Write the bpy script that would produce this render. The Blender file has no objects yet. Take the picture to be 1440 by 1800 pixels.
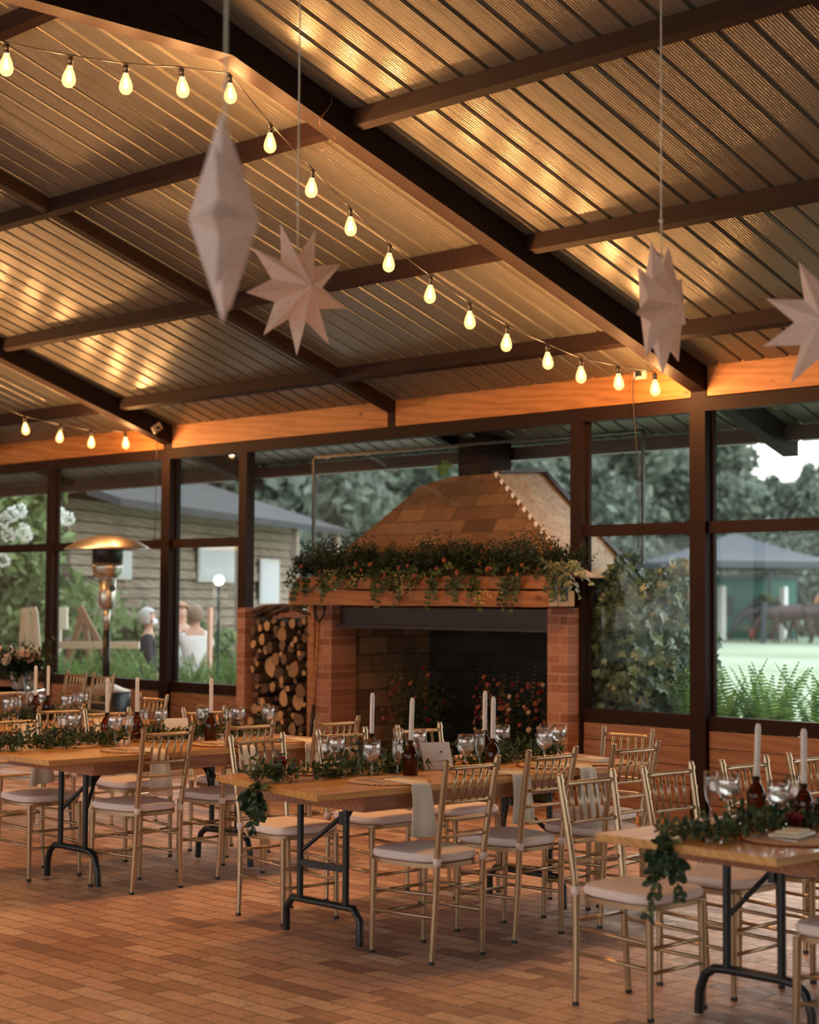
import bpy, bmesh, math, random
from mathutils import Vector, Matrix, Euler, Quaternion
random.seed(7)
PI = math.pi
scn = bpy.context.scene
COL = scn.collection

# ------------------------------------------------------------------ camera, world, light, exposure
YAW, PITCH, ROLL, EYE = math.radians(46.23), math.radians(2.831), math.radians(0.361), 1.62
def cam_axes():
    F = Vector((-math.sin(YAW)*math.cos(PITCH), math.cos(YAW)*math.cos(PITCH), math.sin(PITCH)))
    R = Vector((math.cos(YAW), math.sin(YAW), 0)); U = R.cross(F)
    return R*math.cos(ROLL)+U*math.sin(ROLL), U*math.cos(ROLL)-R*math.sin(ROLL), F
R_, U_, F_ = cam_axes()
cam = bpy.data.objects.new('camera', bpy.data.cameras.new('camera')); COL.objects.link(cam)
cam.matrix_world = Matrix(((R_.x, U_.x, -F_.x, 0), (R_.y, U_.y, -F_.y, 0), (R_.z, U_.z, -F_.z, EYE), (0, 0, 0, 1)))
cam.data.sensor_fit = 'HORIZONTAL'; cam.data.sensor_width = 24; cam.data.lens = 3075.8/1440*24
cam.data.clip_end = 400
cam.data.dof.use_dof = True; cam.data.dof.focus_distance = 9.6; cam.data.dof.aperture_fstop = 1.9
scn.camera = cam
scn.view_settings.view_transform = 'Standard'; scn.view_settings.look = 'None'
scn.view_settings.gamma = 1; scn.view_settings.use_curve_mapping = False
scn.view_settings.exposure = 1.62
try:
    scn.cycles.use_denoising = True; scn.cycles.max_bounces = 10; scn.cycles.transparent_max_bounces = 24
    scn.cycles.caustics_reflective = False; scn.cycles.caustics_refractive = False
    scn.cycles.sample_clamp_indirect = 6
except Exception: pass

SKY = 1.15
BULB_W = 15.0
world = bpy.data.worlds.new('world'); scn.world = world; world.use_nodes = True
wn = world.node_tree.nodes; wl = world.node_tree.links
bg = wn['Background']; bg.inputs['Strength'].default_value = SKY
tc = wn.new('ShaderNodeTexCoord'); sp = wn.new('ShaderNodeSeparateXYZ'); cr = wn.new('ShaderNodeValToRGB')
wl.new(tc.outputs['Generated'], sp.inputs[0]); wl.new(sp.outputs['Z'], cr.inputs[0]); wl.new(cr.outputs[0], bg.inputs['Color'])
cr.color_ramp.elements[0].color = (0.90, 0.86, 0.80, 1); cr.color_ramp.elements[1].color = (0.62, 0.74, 0.86, 1)
cr.color_ramp.elements[1].position = 0.8
sun = bpy.data.objects.new('sun', bpy.data.lights.new('sun', 'SUN')); COL.objects.link(sun)
sun.data.energy = 0.3; sun.data.angle = math.radians(12); sun.data.color = (1.0, 0.86, 0.68)
sun.rotation_euler = Vector((-0.62, 0.70, 0.42)).to_track_quat('Z', 'Y').to_euler()

# ------------------------------------------------------------------ helpers
def px(x, y, c):
    """the point c metres deep that the photograph shows at pixel x, y"""
    return Vector((0, 0, EYE)) + (F_ + R_*((x-720)/3075.8) - U_*((y-900)/3075.8))*c

def tag(o, label=None, cat=None, group=None, kind=None):
    if label: o['label'] = label
    if cat: o['category'] = cat
    if group: o['group'] = group
    if kind: o['kind'] = kind
    return o
def empty(name, loc=(0, 0, 0), rz=0.0, label=None, cat=None, group=None):
    o = bpy.data.objects.new(name, None); COL.objects.link(o)
    o.location = loc; o.rotation_euler = (0, 0, rz); o.empty_display_size = 0.1
    return tag(o, label, cat, group)
def copy_tree(o, parent=None):
    c = o.copy(); COL.objects.link(c)
    if parent is not None: c.parent = parent
    for ch in list(o.children): copy_tree(ch, c)
    return c
PROTO_USED = set()
def place(proto, loc, rz, label, cat, group=None, scale=None):
    """the first time moves the proto itself, then copies of it"""
    if proto.name in PROTO_USED: o = copy_tree(proto)
    else: o = proto; PROTO_USED.add(proto.name)
    o.location = loc; o.rotation_euler = (0, 0, rz)
    if scale is not None: o.scale = scale if hasattr(scale, '__len__') else (scale,)*3
    if 'group' in o.keys() and not group: del o['group']
    return tag(o, label, cat, group)

class MB:
    def __init__(s): s.v = []; s.f = []
    def add(s, vs, fs):
        n = len(s.v); s.v += [tuple(v) for v in vs]; s.f += [tuple(i+n for i in f) for f in fs]; return s
    def box(s, c, d, rot=None):
        hx, hy, hz = d[0]/2, d[1]/2, d[2]/2
        vs = [Vector((x, y, z)) for x in (-hx, hx) for y in (-hy, hy) for z in (-hz, hz)]
        if rot is not None: vs = [rot @ v for v in vs]
        c = Vector(c)
        return s.add([c+v for v in vs], [(0,1,3,2),(4,6,7,5),(0,4,5,1),(2,3,7,6),(0,2,6,4),(1,5,7,3)])
    def span(s, a, b):
        return s.box([(a[i]+b[i])/2 for i in range(3)], [abs(b[i]-a[i]) for i in range(3)])
    def bar(s, a, b, w, h, up=(0, 0, 1)):
        a, b = Vector(a), Vector(b); d = (b-a); L = d.length; d.normalize()
        up = Vector(up); x = d.cross(up)
        if x.length < 1e-4: x = d.cross(Vector((1, 0, 0)))
        x.normalize(); z = x.cross(d)
        return s.box((a+b)/2, (w, L, h), Matrix((x, d, z)).transposed())
    def tube(s, pts, r, n=8, cap=True):
        pts = [Vector(p) for p in pts]; rs = r if hasattr(r, '__len__') else [r]*len(pts)
        rings = []; ref = None
        for i, p in enumerate(pts):
            if i == 0: t = pts[1]-p
            elif i == len(pts)-1: t = p-pts[i-1]
            else: t = (pts[i+1]-p).normalized()+(p-pts[i-1]).normalized()
            if t.length < 1e-9: t = Vector((0, 0, 1))
            t.normalize()
            if ref is None: ref = Vector((0, 0, 1)) if abs(t.z) < 0.9 else Vector((1, 0, 0))
            x = ref - t*ref.dot(t)
            if x.length < 1e-5: x = t.orthogonal()
            x.normalize(); y = t.cross(x); ref = x
            rings.append([p + x*math.cos(2*PI*k/n)*rs[i] + y*math.sin(2*PI*k/n)*rs[i] for k in range(n)])
        vs = [v for rg in rings for v in rg]; fs = []
        for i in range(len(pts)-1):
            for k in range(n):
                a, b = i*n+k, i*n+(k+1) % n
                fs.append((a, b, b+n, a+n))
        if cap: fs.append(tuple(range(n-1, -1, -1))); fs.append(tuple((len(pts)-1)*n+k for k in range(n)))
        return s.add(vs, fs)
    def lathe(s, prof, n=20, c=(0, 0, 0), rot=None, sx=1, sy=1):
        vs = []
        for r, z in prof:
            for k in range(n):
                v = Vector((r*math.cos(2*PI*k/n)*sx, r*math.sin(2*PI*k/n)*sy, z))
                if rot is not None: v = rot @ v
                vs.append(v+Vector(c))
        fs = []
        for i in range(len(prof)-1):
            for k in range(n):
                a, b = i*n+k, i*n+(k+1) % n
                fs.append((a, b, b+n, a+n))
        if prof[0][0] > 1e-5: fs.append(tuple(range(n-1, -1, -1)))
        if prof[-1][0] > 1e-5: fs.append(tuple((len(prof)-1)*n+k for k in range(n)))
        return s.add(vs, fs)
    def prism(s, poly, h0, h1, fn=lambda x, y, h: (x, y, h)):
        n = len(poly)
        vs = [fn(x, y, h0) for x, y in poly]+[fn(x, y, h1) for x, y in poly]
        fs = [tuple(range(n-1, -1, -1)), tuple(range(n, 2*n))]+[(i, (i+1) % n, n+(i+1) % n, n+i) for i in range(n)]
        return s.add(vs, fs)
    def leaf(s, p, d, nrm, L, W, kind='long', fold=0.25, droop=0.15):
        p, d = Vector(p), Vector(d).normalized(); nrm = Vector(nrm)
        x = d.cross(nrm)
        if x.length < 1e-4: x = d.orthogonal()
        x.normalize(); z = x.cross(d)
        if kind == 'long': prof = [(0, 0), (0.3, 0.42), (0.62, 0.38), (1, 0)]
        elif kind == 'round': prof = [(0, 0), (0.12, 0.34), (0.45, 0.5), (0.8, 0.36), (1, 0)]
        elif kind == 'ivy': prof = [(0.12, 0), (0, 0.36), (0.28, 0.28), (0.42, 0.55), (0.62, 0.2), (1, 0)]
        else: prof = [(0, 0), (0.5, 0.5), (1, 0)]
        mid = []; lf = []; rt = []
        for t, w in prof:
            c = p + d*(t*L) - z*(droop*L*t*t)
            if w == 0: mid.append(c); lf.append(c); rt.append(c)
            else: mid.append(c); lf.append(c - x*(w*W) + z*(fold*w*W)); rt.append(c + x*(w*W) + z*(fold*w*W))
        vs = mid+lf[1:-1]+rt[1:-1]; n = len(prof); fs = []
        li = lambda i: i if i in (0, n-1) else n+i-1
        ri = lambda i: i if i in (0, n-1) else n+(n-2)+i-1
        for i in range(n-1):
            for g, rev in ((li, 0), (ri, 1)):
                f = [i, i+1, g(i+1), g(i)]; f = [q for j, q in enumerate(f) if q not in f[:j]]
                if len(f) > 2: fs.append(tuple(f[::-1]) if rev else tuple(f))
        return s.add(vs, fs)
    def mesh(s, name, smooth=False, m=None):
        me = bpy.data.meshes.new(name); me.from_pydata(s.v, [], s.f); me.validate(); me.update()
        if smooth:
            me.polygons.foreach_set('use_smooth', [True]*len(me.polygons))
        if m: me.materials.append(m)
        return me
    def build(s, name, m, parent=None, smooth=False, auto=None, bevel=0, loc=None):
        me = s.mesh(name, smooth, m)
        o = bpy.data.objects.new(name, me); COL.objects.link(o)
        if parent is not None: o.parent = parent
        if loc is not None: o.location = loc
        if auto:
            try: me.polygons.foreach_set('use_smooth', [True]*len(me.polygons)); me.set_sharp_from_angle(angle=math.radians(auto))
            except Exception: pass
        if bevel:
            b = o.modifiers.new('b', 'BEVEL'); b.width = bevel; b.segments = 2; b.limit_method = 'ANGLE'
        return o
def struct(name, mb, m, **k):
    o = mb.build(name, m, **k); o['kind'] = 'structure'; return o

def rnd(a, b): return random.uniform(a, b)
def rvec():
    while True:
        v = Vector((rnd(-1, 1), rnd(-1, 1), rnd(-1, 1)))
        if 0.05 < v.length < 1: return v.normalized()

# ------------------------------------------------------------------ materials
class NT:
    def __init__(s, name):
        s.m = bpy.data.materials.new(name); s.m.use_nodes = True; s.t = s.m.node_tree; s.n = s.t.nodes
        s.b = s.n['Principled BSDF']; s.out = s.n['Material Output']
    def node(s, typ, **k):
        n = s.n.new(typ)
        for a, b in k.items():
            if a in n.inputs.keys() if hasattr(n.inputs, 'keys') else False: n.inputs[a].default_value = b
            else: setattr(n, a, b)
        return n
    def link(s, a, b): s.t.links.new(a, b)
    def coords(s, scale=(1, 1, 1), kind='Object', rot=(0, 0, 0)):
        c = s.node('ShaderNodeTexCoord'); m = s.node('ShaderNodeMapping'); m.inputs['Scale'].default_value = scale
        m.inputs['Rotation'].default_value = rot
        s.link(c.outputs[kind], m.inputs[0]); return m.outputs[0]
    def noise(s, vec, scale, detail=3, rough=.5, dist=0):
        n = s.node('ShaderNodeTexNoise'); n.inputs['Scale'].default_value = scale; n.inputs['Detail'].default_value = detail
        n.inputs['Roughness'].default_value = rough; n.inputs['Distortion'].default_value = dist
        if vec is not None: s.link(vec, n.inputs['Vector'])
        return n.outputs['Fac']
    def ramp(s, fac, stops):
        r = s.node('ShaderNodeValToRGB'); e = r.color_ramp.elements
        while len(e) < len(stops): e.new(0.5)
        for i, (p, c) in enumerate(stops): e[i].position = p; e[i].color = (*c, 1) if len(c) == 3 else c
        s.link(fac, r.inputs[0]); return r.outputs[0]
    def mix(s, fac, a, b, typ='MIX'):
        m = s.node('ShaderNodeMix'); m.data_type = 'RGBA'; m.blend_type = typ
        for sock, v in ((m.inputs[0], fac), (m.inputs[6], a), (m.inputs[7], b)):
            if hasattr(v, 'is_linked'): s.link(v, sock)
            elif hasattr(v, '__len__'): sock.default_value = (*v, 1) if len(v) == 3 else v
            else: sock.default_value = v
        return m.outputs[2]
    def bump(s, h, strength=.3, dist=.01):
        b = s.node('ShaderNodeBump'); b.inputs['Strength'].default_value = strength; b.inputs['Distance'].default_value = dist
        s.link(h, b.inputs['Height']); s.link(b.outputs[0], s.b.inputs['Normal'])
    def set(s, color=None, rough=.5, metal=0, spec=None, trans=0, ior=None, coat=0, alpha=None, sheen=0, sub=0):
        b = s.b.inputs
        if color is not None:
            if hasattr(color, 'is_linked'): s.link(color, b['Base Color'])
            else: b['Base Color'].default_value = (*color, 1)
        if hasattr(rough, 'is_linked'): s.link(rough, b['Roughness'])
        else: b['Roughness'].default_value = rough
        b['Metallic'].default_value = metal
        if spec is not None: b['Specular IOR Level'].default_value = spec
        b['Transmission Weight'].default_value = trans
        if ior: b['IOR'].default_value = ior
        b['Coat Weight'].default_value = coat
        if sub: b['Subsurface Weight'].default_value = sub; b['Subsurface Radius'].default_value = (.02, .01, .006)
        return s.m
def M_plain(name, color, rough=.5, metal=0, var=.12, scale=14, **k):
    t = NT(name); n = t.noise(t.coords(), scale, 4)
    c = t.mix(n, tuple(x*(1-var) for x in color), tuple(min(1, x*(1+var)) for x in color))
    return t.set(c, rough, metal, **k)
def M_wood(name, dark, light, axis=0, scale=1.0, rough=.5, knots=True, plank=None, coat=0, bump=.25):
    t = NT(name); sc = [9*scale]*3; sc[axis] = .9*scale
    v = t.coords(sc); n1 = t.noise(v, 1.6, 5, .6, 1.2)
    w = t.node('ShaderNodeTexWave'); w.wave_type = 'BANDS'; w.bands_direction = 'DIAGONAL'
    w.inputs['Scale'].default_value = 1.1; w.inputs['Distortion'].default_value = 7; w.inputs['Detail'].default_value = 3
    t.link(v, w.inputs['Vector'])
    n3 = t.noise(v, 6, 4, .6, .4); g = t.mix(.22, t.mix(.45, n1, n3), w.outputs['Fac'])
    c = t.ramp(g, [(.32, dark), (.62, light)])
    if knots:
        kc = [2.2*scale]*3; kc[axis] = 1.3*scale
        vo = t.node('ShaderNodeTexVoronoi'); vo.inputs['Scale'].default_value = 1.6; t.link(t.coords(kc), vo.inputs['Vector'])
        k = t.ramp(vo.outputs['Distance'], [(.03, (1, 1, 1)), (.085, (0, 0, 0))])
        c = t.mix(k, c, tuple(x*.28 for x in dark))
    big = t.noise(t.coords(), .9, 2)
    c = t.mix(.35, c, t.ramp(big, [(.3, tuple(x*.75 for x in dark)), (.7, light)]))
    t.bump(g, bump, .004)
    return t.set(c, rough, coat=coat)
def M_leaf(name, dark, light, rough=.45, trans=.25):
    t = NT(name); g = t.node('ShaderNodeNewGeometry')
    c = t.ramp(g.outputs['Random Per Island'], [(0, dark), (.55, tuple((a+b)/2 for a, b in zip(dark, light))), (1, light)])
    t.set(c, rough)
    tr = t.node('ShaderNodeBsdfTranslucent'); t.link(c, tr.inputs['Color'])
    mx = t.node('ShaderNodeMixShader'); mx.inputs[0].default_value = trans
    t.link(t.b.outputs[0], mx.inputs[1]); t.link(tr.outputs[0], mx.inputs[2]); t.link(mx.outputs[0], t.out.inputs[0])
    return t.m
def M_brick(name, cols, mortar, bw, bh, axes='XZ', scale=1, msize=.012, rough=.85, bump=.6, rough_noise=30, bd=.006):
    t = NT(name); c = t.node('ShaderNodeTexCoord'); s = t.node('ShaderNodeSeparateXYZ'); t.link(c.outputs['Object'], s.inputs[0])
    cb = t.node('ShaderNodeCombineXYZ'); t.link(s.outputs[axes[0]], cb.inputs[0]); t.link(s.outputs[axes[1]], cb.inputs[1])
    wob = t.noise(cb.outputs[0], 6, 2); ad = t.node('ShaderNodeVectorMath'); ad.operation = 'SCALE'
    v2 = t.node('ShaderNodeCombineXYZ'); t.link(wob, v2.inputs[0]); t.link(wob, v2.inputs[1]); t.link(v2.outputs[0], ad.inputs[0]); ad.inputs['Scale'].default_value = .012
    a2 = t.node('ShaderNodeVectorMath'); t.link(cb.outputs[0], a2.inputs[0]); t.link(ad.outputs[0], a2.inputs[1])
    br = t.node('ShaderNodeTexBrick'); br.inputs['Scale'].default_value = scale; br.inputs['Brick Width'].default_value = bw
    br.inputs['Row Height'].default_value = bh; br.inputs['Mortar Size'].default_value = msize; br.inputs['Mortar Smooth'].default_value = .3
    br.inputs['Color1'].default_value = (0, 0, 0, 1); br.inputs['Color2'].default_value = (1, 1, 1, 1); br.inputs['Mortar'].default_value = (.5, .5, .5, 1)
    t.link(a2.outputs[0], br.inputs['Vector'])
    col = t.ramp(br.outputs['Color'], cols)
    nz = t.noise(cb.outputs[0], rough_noise, 5, .65)
    col = t.mix(.5, col, t.mix(nz, (.35, .35, .35), (1.5, 1.5, 1.5)), 'MULTIPLY')
    col = t.mix(br.outputs['Fac'], col, mortar)
    hgt = t.mix(.35, t.ramp(br.outputs['Fac'], [(0, (1, 1, 1)), (1, (0, 0, 0))]), nz)
    t.bump(hgt, bump, bd)
    return t, col

mats = {}
mats['steel'] = M_plain('dark_brown_steel', (.019, .0078, .0055), .68, spec=.2, var=.25, scale=6)
mats['steel_out'] = M_plain('weathered_brown_steel', (.085, .045, .035), .5, var=.3, scale=5)
mats['black'] = M_plain('black_powder_coat', (.012, .016, .018), .38, var=.3)
mats['iron'] = M_plain('sooty_iron', (.05, .032, .028), .5, var=.35, scale=8)
mats['beam'] = M_wood('orange_pine_beam', (.30, .105, .025), (.52, .225, .065), 0, 1.0, .55)
mats['plank'] = M_wood('pine_wall_plank', (.20, .090, .042), (.37, .19, .10), 0, .9, .55)
mats['table'] = M_wood('varnished_tabletop', (.56, .24, .05), (.80, .43, .13), 1, 1.1, .32, knots=False, coat=.3)
mats['apron'] = M_wood('table_apron_wood', (.24, .085, .035), (.40, .17, .07), 1, 1.2, .5)
mats['mantel'] = M_wood('rough_mantel_wood', (.26, .10, .04), (.44, .20, .085), 0, .8, .65, bump=.5)
mats['endgrain'] = M_plain('cut_beam_end', (.62, .42, .24), .7, var=.2, scale=20)
mats['gold'] = M_plain('gold_resin', (.50, .365, .225), .30, .8, var=.08)
mats['cushion'] = M_plain('blush_cushion_fabric', (.90, .78, .73), .75, var=.04, scale=60)
mats['linen'] = M_plain('cream_linen', (.88, .82, .69), .85, var=.05, scale=90)
mats['paper'] = M_plain('white_card', (.82, .80, .82), .7, var=.02)
mats['wax'] = M_plain('ivory_wax', (.86, .82, .76), .45, var=.03, sub=.2)
mats['jute'] = M_plain('woven_jute', (.62, .42, .27), .9, var=.35, scale=120)
mats['red'] = M_plain('burgundy_fringe', (.28, .02, .02), .8, var=.3, scale=60)
mats['silver'] = M_plain('stainless_steel', (.62, .59, .54), .36, 1, var=.05)
mats['cord'] = M_plain('black_cord', (.012, .01, .01), .5)
mats['white_p'] = M_plain('white_plastic', (.75, .70, .60), .4, var=.04)
mats['plaster'] = None
mats['bark'] = M_plain('bark', (.07, .045, .03), .9, var=.5, scale=30)
mats['bark2'] = M_plain('trunk_bark', (.12, .09, .07), .9, var=.4, scale=8)
mats['euc'] = M_leaf('eucalyptus_leaf', (.014, .040, .018), (.105, .165, .08), .5)
mats['fir'] = M_leaf('dark_foliage', (.006, .017, .009), (.030, .058, .024), .5)
mats['pale'] = M_leaf('silver_dollar_leaf', (.14, .18, .11), (.36, .40, .28), .5)
mats['ivy'] = M_leaf('ivy_leaf', (.010, .028, .014), (.20, .29, .16), .30, .1)
mats['fern'] = M_leaf('fern_frond', (.09, .20, .05), (.30, .50, .15), .5, .5)
mats['croton'] = M_leaf('red_leaf', (.10, .01, .02), (.30, .04, .05), .5)
mats['lime'] = M_leaf('lime_leaf', (.25, .34, .04), (.55, .62, .10), .5, .4)
mats['tree'] = M_leaf('tree_leaf', (.10, .125, .10), (.30, .34, .27), .6, .4)
mats['tree2'] = M_leaf('light_tree_leaf', (.09, .15, .05), (.30, .38, .16), .6, .35)
mats['hedge'] = M_leaf('hedge_leaf', (.045, .04, .02), (.14, .11, .06), .7, .2)
mats['coral'] = M_leaf('coral_petal', (.42, .12, .07), (.72, .33, .23), .6, .3)
mats['blush'] = M_leaf('blush_petal', (.84, .66, .54), (.95, .84, .74), .6, .3)
mats['whitefl'] = M_leaf('white_petal', (.75, .76, .70), (.92, .92, .88), .6, .3)
mats['berry'] = M_leaf('yellow_berry', (.45, .36, .12), (.80, .68, .32), .4, 0)
mats['dimyellow'] = M_leaf('ochre_sprig', (.10, .08, .03), (.30, .23, .08), .5)
mats['deepred'] = M_leaf('deep_red_petal', (.20, .01, .02), (.42, .03, .04), .6, .2)
mats['soil'] = M_plain('soil', (.05, .035, .025), .95, var=.4)
mats['skin'] = M_plain('skin', (.62, .36, .26), .5, var=.05, sub=.1)
mats['tentblue'] = M_plain('blue_grey_canvas', (.055, .060, .072), .8, var=.15, scale=1.5)
mats['teal'] = M_plain('teal_paint', (.03, .14, .11), .6, var=.2, scale=2)

# plaster with ivy scars
t = NT('cream_plaster'); n1 = t.noise(t.coords(), 3.5, 6, .65, 1.5); n2 = t.noise(t.coords((1, 1, .35)), 9, 6, .7, 3)
c = t.ramp(n1, [(.3, (.50, .40, .29)), (.6, (.70, .60, .47))]); k = t.ramp(n2, [(.36, (.12, .08, .055)), (.43, (1, 1, 1))])
mats['plaster'] = t.set(t.mix(.85, c, k, 'MULTIPLY'), .9); t.bump(n2, .3, .01)
# floor pavers, courses along the glazed wall
t, col = M_brick('terracotta_pavers', [(0, (.30, .18, .15)), (.10, (.48, .28, .205)), (.5, (.70, .445, .32)), (.85, (.76, .51, .375)), (1, (.84, .63, .48))], (.13, .065, .04), .29, .112, 'XY', 1, .004, .55, .8, 14)
bigv = t.noise(t.coords(), .7, 3); col = t.mix(.35, col, t.mix(bigv, (.55, .5, .5), (1.35, 1.3, 1.25)), 'MULTIPLY')
speck = t.noise(t.coords(), 55, 2); col = t.mix(t.ramp(speck, [(.60, (0, 0, 0)), (.72, (1, 1, 1))]), col, (.17, .085, .055))
mats['floor'] = t.set(col, t.ramp(t.noise(t.coords(), 18, 3), [(.3, (.42,)*3), (.7, (.62,)*3)]))
t, col = M_brick('red_brick', [(0, (.25, .105, .07)), (.5, (.37, .165, .105)), (1, (.46, .235, .16))], (.42, .25, .175), .20, .075, 'XZ', 1, .009, .85, .6, 30)
mats['brick'] = t.set(col, .85)
t, col = M_brick('red_brick_side', [(0, (.25, .105, .07)), (.5, (.37, .165, .105)), (1, (.46, .235, .16))], (.42, .25, .175), .20, .075, 'YZ', 1, .009, .85, .6, 30)
mats['brick_side'] = t.set(col, .85)
t, col = M_brick('tan_stone', [(0, (.11, .062, .038)), (.06, (.185, .105, .06)), (.5, (.235, .135, .078)), (.9, (.27, .16, .095)), (1, (.31, .19, .115))], (.15, .085, .05), .36, .115, 'XZ', 1, .004, .95, 1.0, 10, .03)
col = t.mix(.7, col, t.mix(t.noise(t.coords(), 3.2, 5, .7, .8), (.45, .42, .40), (1.45, 1.4, 1.35)), 'MULTIPLY'); mats['stone'] = t.set(col, .9)
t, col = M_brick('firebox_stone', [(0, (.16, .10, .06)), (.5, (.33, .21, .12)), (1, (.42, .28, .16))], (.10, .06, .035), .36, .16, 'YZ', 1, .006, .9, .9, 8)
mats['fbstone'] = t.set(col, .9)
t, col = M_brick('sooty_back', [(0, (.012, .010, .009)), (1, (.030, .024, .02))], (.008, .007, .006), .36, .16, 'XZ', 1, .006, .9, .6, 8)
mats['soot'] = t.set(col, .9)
# ribbed roof sheet: grey green galvanised, faint micro ribs running down the slope
t = NT('ribbed_roof_sheet'); v = t.coords((1, 0, 0))
w = t.node('ShaderNodeTexWave'); w.bands_direction = 'X'; w.inputs['Scale'].default_value = 7.96; t.link(v, w.inputs['Vector'])
n = t.noise(t.coords((.8, .35, .35)), 1.3, 4); n2 = t.noise(t.coords((16, .22, .22)), 2.5, 3)
hb = t.mix(.03, t.ramp(w.outputs['Fac'], [(.0, (0, 0, 0)), (.12, (1, 1, 1)), (.88, (1, 1, 1)), (1, (.4,)*3)]), n2)
t.bump(hb, .7, .005)
mats['sheet'] = t.set(t.mix(n, (.165, .155, .13), (.235, .22, .185)), t.ramp(n2, [(.3, (.24,)*3), (.7, (.40,)*3)]), .4)
# lawn, gravel
t = NT('lawn'); n1 = t.noise(t.coords(), .12, 4); n2 = t.noise(t.coords(), 9, 5)
c = t.ramp(n1, [(.3, (.20, .25, .14)), (.55, (.33, .37, .25)), (.75, (.40, .41, .30))]); mats['lawn'] = t.set(t.mix(.4, c, t.mix(n2, (.4,)*3, (1.5,)*3), 'MULTIPLY'), .95)
mats['gravel'] = M_plain('pale_gravel', (.62, .58, .50), .95, var=.2, scale=25)
# star paper with printed dots
t = NT('printed_star_paper'); vo = t.node('ShaderNodeTexVoronoi'); vo.inputs['Scale'].default_value = 46; t.link(t.coords(), vo.inputs['Vector'])
k = t.ramp(vo.outputs['Distance'], [(.10, (.74, .46, .40)), (.22, (.95, .84, .80))])
t.set(k, .8); tr = t.node('ShaderNodeBsdfTranslucent'); t.link(k, tr.inputs[0]); mx = t.node('ShaderNodeMixShader'); mx.inputs[0].default_value = .45
t.link(t.b.outputs[0], mx.inputs[1]); t.link(tr.outputs[0], mx.inputs[2]); t.link(mx.outputs[0], t.out.inputs[0]); mats['star'] = t.m
# log ends with rings
t = NT('sawn_log_end'); v = t.coords(); n = t.noise(v, 22, 4); n1 = t.node('ShaderNodeObjectInfo')
c = t.ramp(n1.outputs['Random'], [(0, (.07, .04, .028)), (.35, (.16, .095, .055)), (.6, (.36, .21, .10)), (1, (.55, .35, .17))])  # darkest tones put the stack's shadow into some log ends
mats['logend'] = t.set(t.mix(.5, c, t.mix(n, (.5,)*3, (1.4,)*3), 'MULTIPLY'), .85)
def thin_glass(name, base=.04, rough=.0, tint=(1, 1, 1), dust_haze=0.0, grime=False, edge=.2):
    t = NT(name); g = t.node('ShaderNodeBsdfGlossy'); g.inputs['Roughness'].default_value = rough
    tp = t.node('ShaderNodeBsdfTransparent'); tp.inputs[0].default_value = (*tint, 1)
    lw = t.node('ShaderNodeLayerWeight'); lw.inputs['Blend'].default_value = .25
    mth = t.node('ShaderNodeMath'); mth.operation = 'MULTIPLY_ADD'; t.link(lw.outputs['Fresnel'], mth.inputs[0]); mth.inputs[1].default_value = edge; mth.inputs[2].default_value = base
    mx = t.node('ShaderNodeMixShader'); t.link(mth.outputs[0], mx.inputs[0]); t.link(tp.outputs[0], mx.inputs[1]); t.link(g.outputs[0], mx.inputs[2])
    last = mx
    if dust_haze:  # dust film, also mixed in to imitate haze over the view
        d = t.node('ShaderNodeBsdfTranslucent'); d.inputs[0].default_value = (.85, .88, .9, 1)
        m2 = t.node('ShaderNodeMixShader')
        if grime:
            f = t.ramp(t.noise(t.coords((4, 1, .7)), 2.0, 6, .7, .6), [(.35, (dust_haze*.5,)*3), (.75, (dust_haze*2.2,)*3)]); t.link(f, m2.inputs[0])
        else: m2.inputs[0].default_value = dust_haze
        t.link(mx.outputs[0], m2.inputs[1]); t.link(d.outputs[0], m2.inputs[2]); last = m2
    t.link(last.outputs[0], t.out.inputs[0]); return t.m
mats['pane'] = thin_glass('window_glass', .004, 0, (.97, .99, .98), .004, True)
mats['wineglass'] = thin_glass('clear_glass', .10, .02, (.99, .99, .99), edge=.5)
t = NT('iced_water'); mats['water'] = t.set((.96, .96, .96), .10, trans=.78, ior=1.33)
t = NT('amber_glass'); g = t.node('ShaderNodeBsdfGlossy'); g.inputs['Roughness'].default_value = .06
tp = t.node('ShaderNodeBsdfTransparent'); tp.inputs[0].default_value = (.50, .17, .04, 1); fr = t.node('ShaderNodeFresnel'); fr.inputs[0].default_value = 1.5
mx = t.node('ShaderNodeMixShader'); t.link(fr.outputs[0], mx.inputs[0]); t.link(tp.outputs[0], mx.inputs[1]); t.link(g.outputs[0], mx.inputs[2])
d = t.node('ShaderNodeBsdfDiffuse'); d.inputs[0].default_value = (.13, .04, .010, 1); m2 = t.node('ShaderNodeMixShader'); m2.inputs[0].default_value = .28
t.link(mx.outputs[0], m2.inputs[1]); t.link(d.outputs[0], m2.inputs[2]); t.link(m2.outputs[0], t.out.inputs[0]); mats['amber'] = t.m
# lit bulb glass and filament
def lit(name, col, s, clear):
    t = NT(name); e = t.node('ShaderNodeEmission'); e.inputs[0].default_value = (*col, 1); e.inputs[1].default_value = s
    tp = t.node('ShaderNodeBsdfTransparent'); a = t.node('ShaderNodeMixShader'); a.inputs[0].default_value = 1-clear
    t.link(tp.outputs[0], a.inputs[1]); t.link(e.outputs[0], a.inputs[2]); t.link(a.outputs[0], t.out.inputs[0]); return t.m
mats['bulb'] = lit('glowing_bulb_glass', (1.0, .46, .13), 1.5, .5)
mats['filament'] = lit('filament', (1.0, .62, .28), 45, 0)
mats['distant'] = lit('distant_lamp', (1.0, .97, .9), 3, 0)

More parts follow.
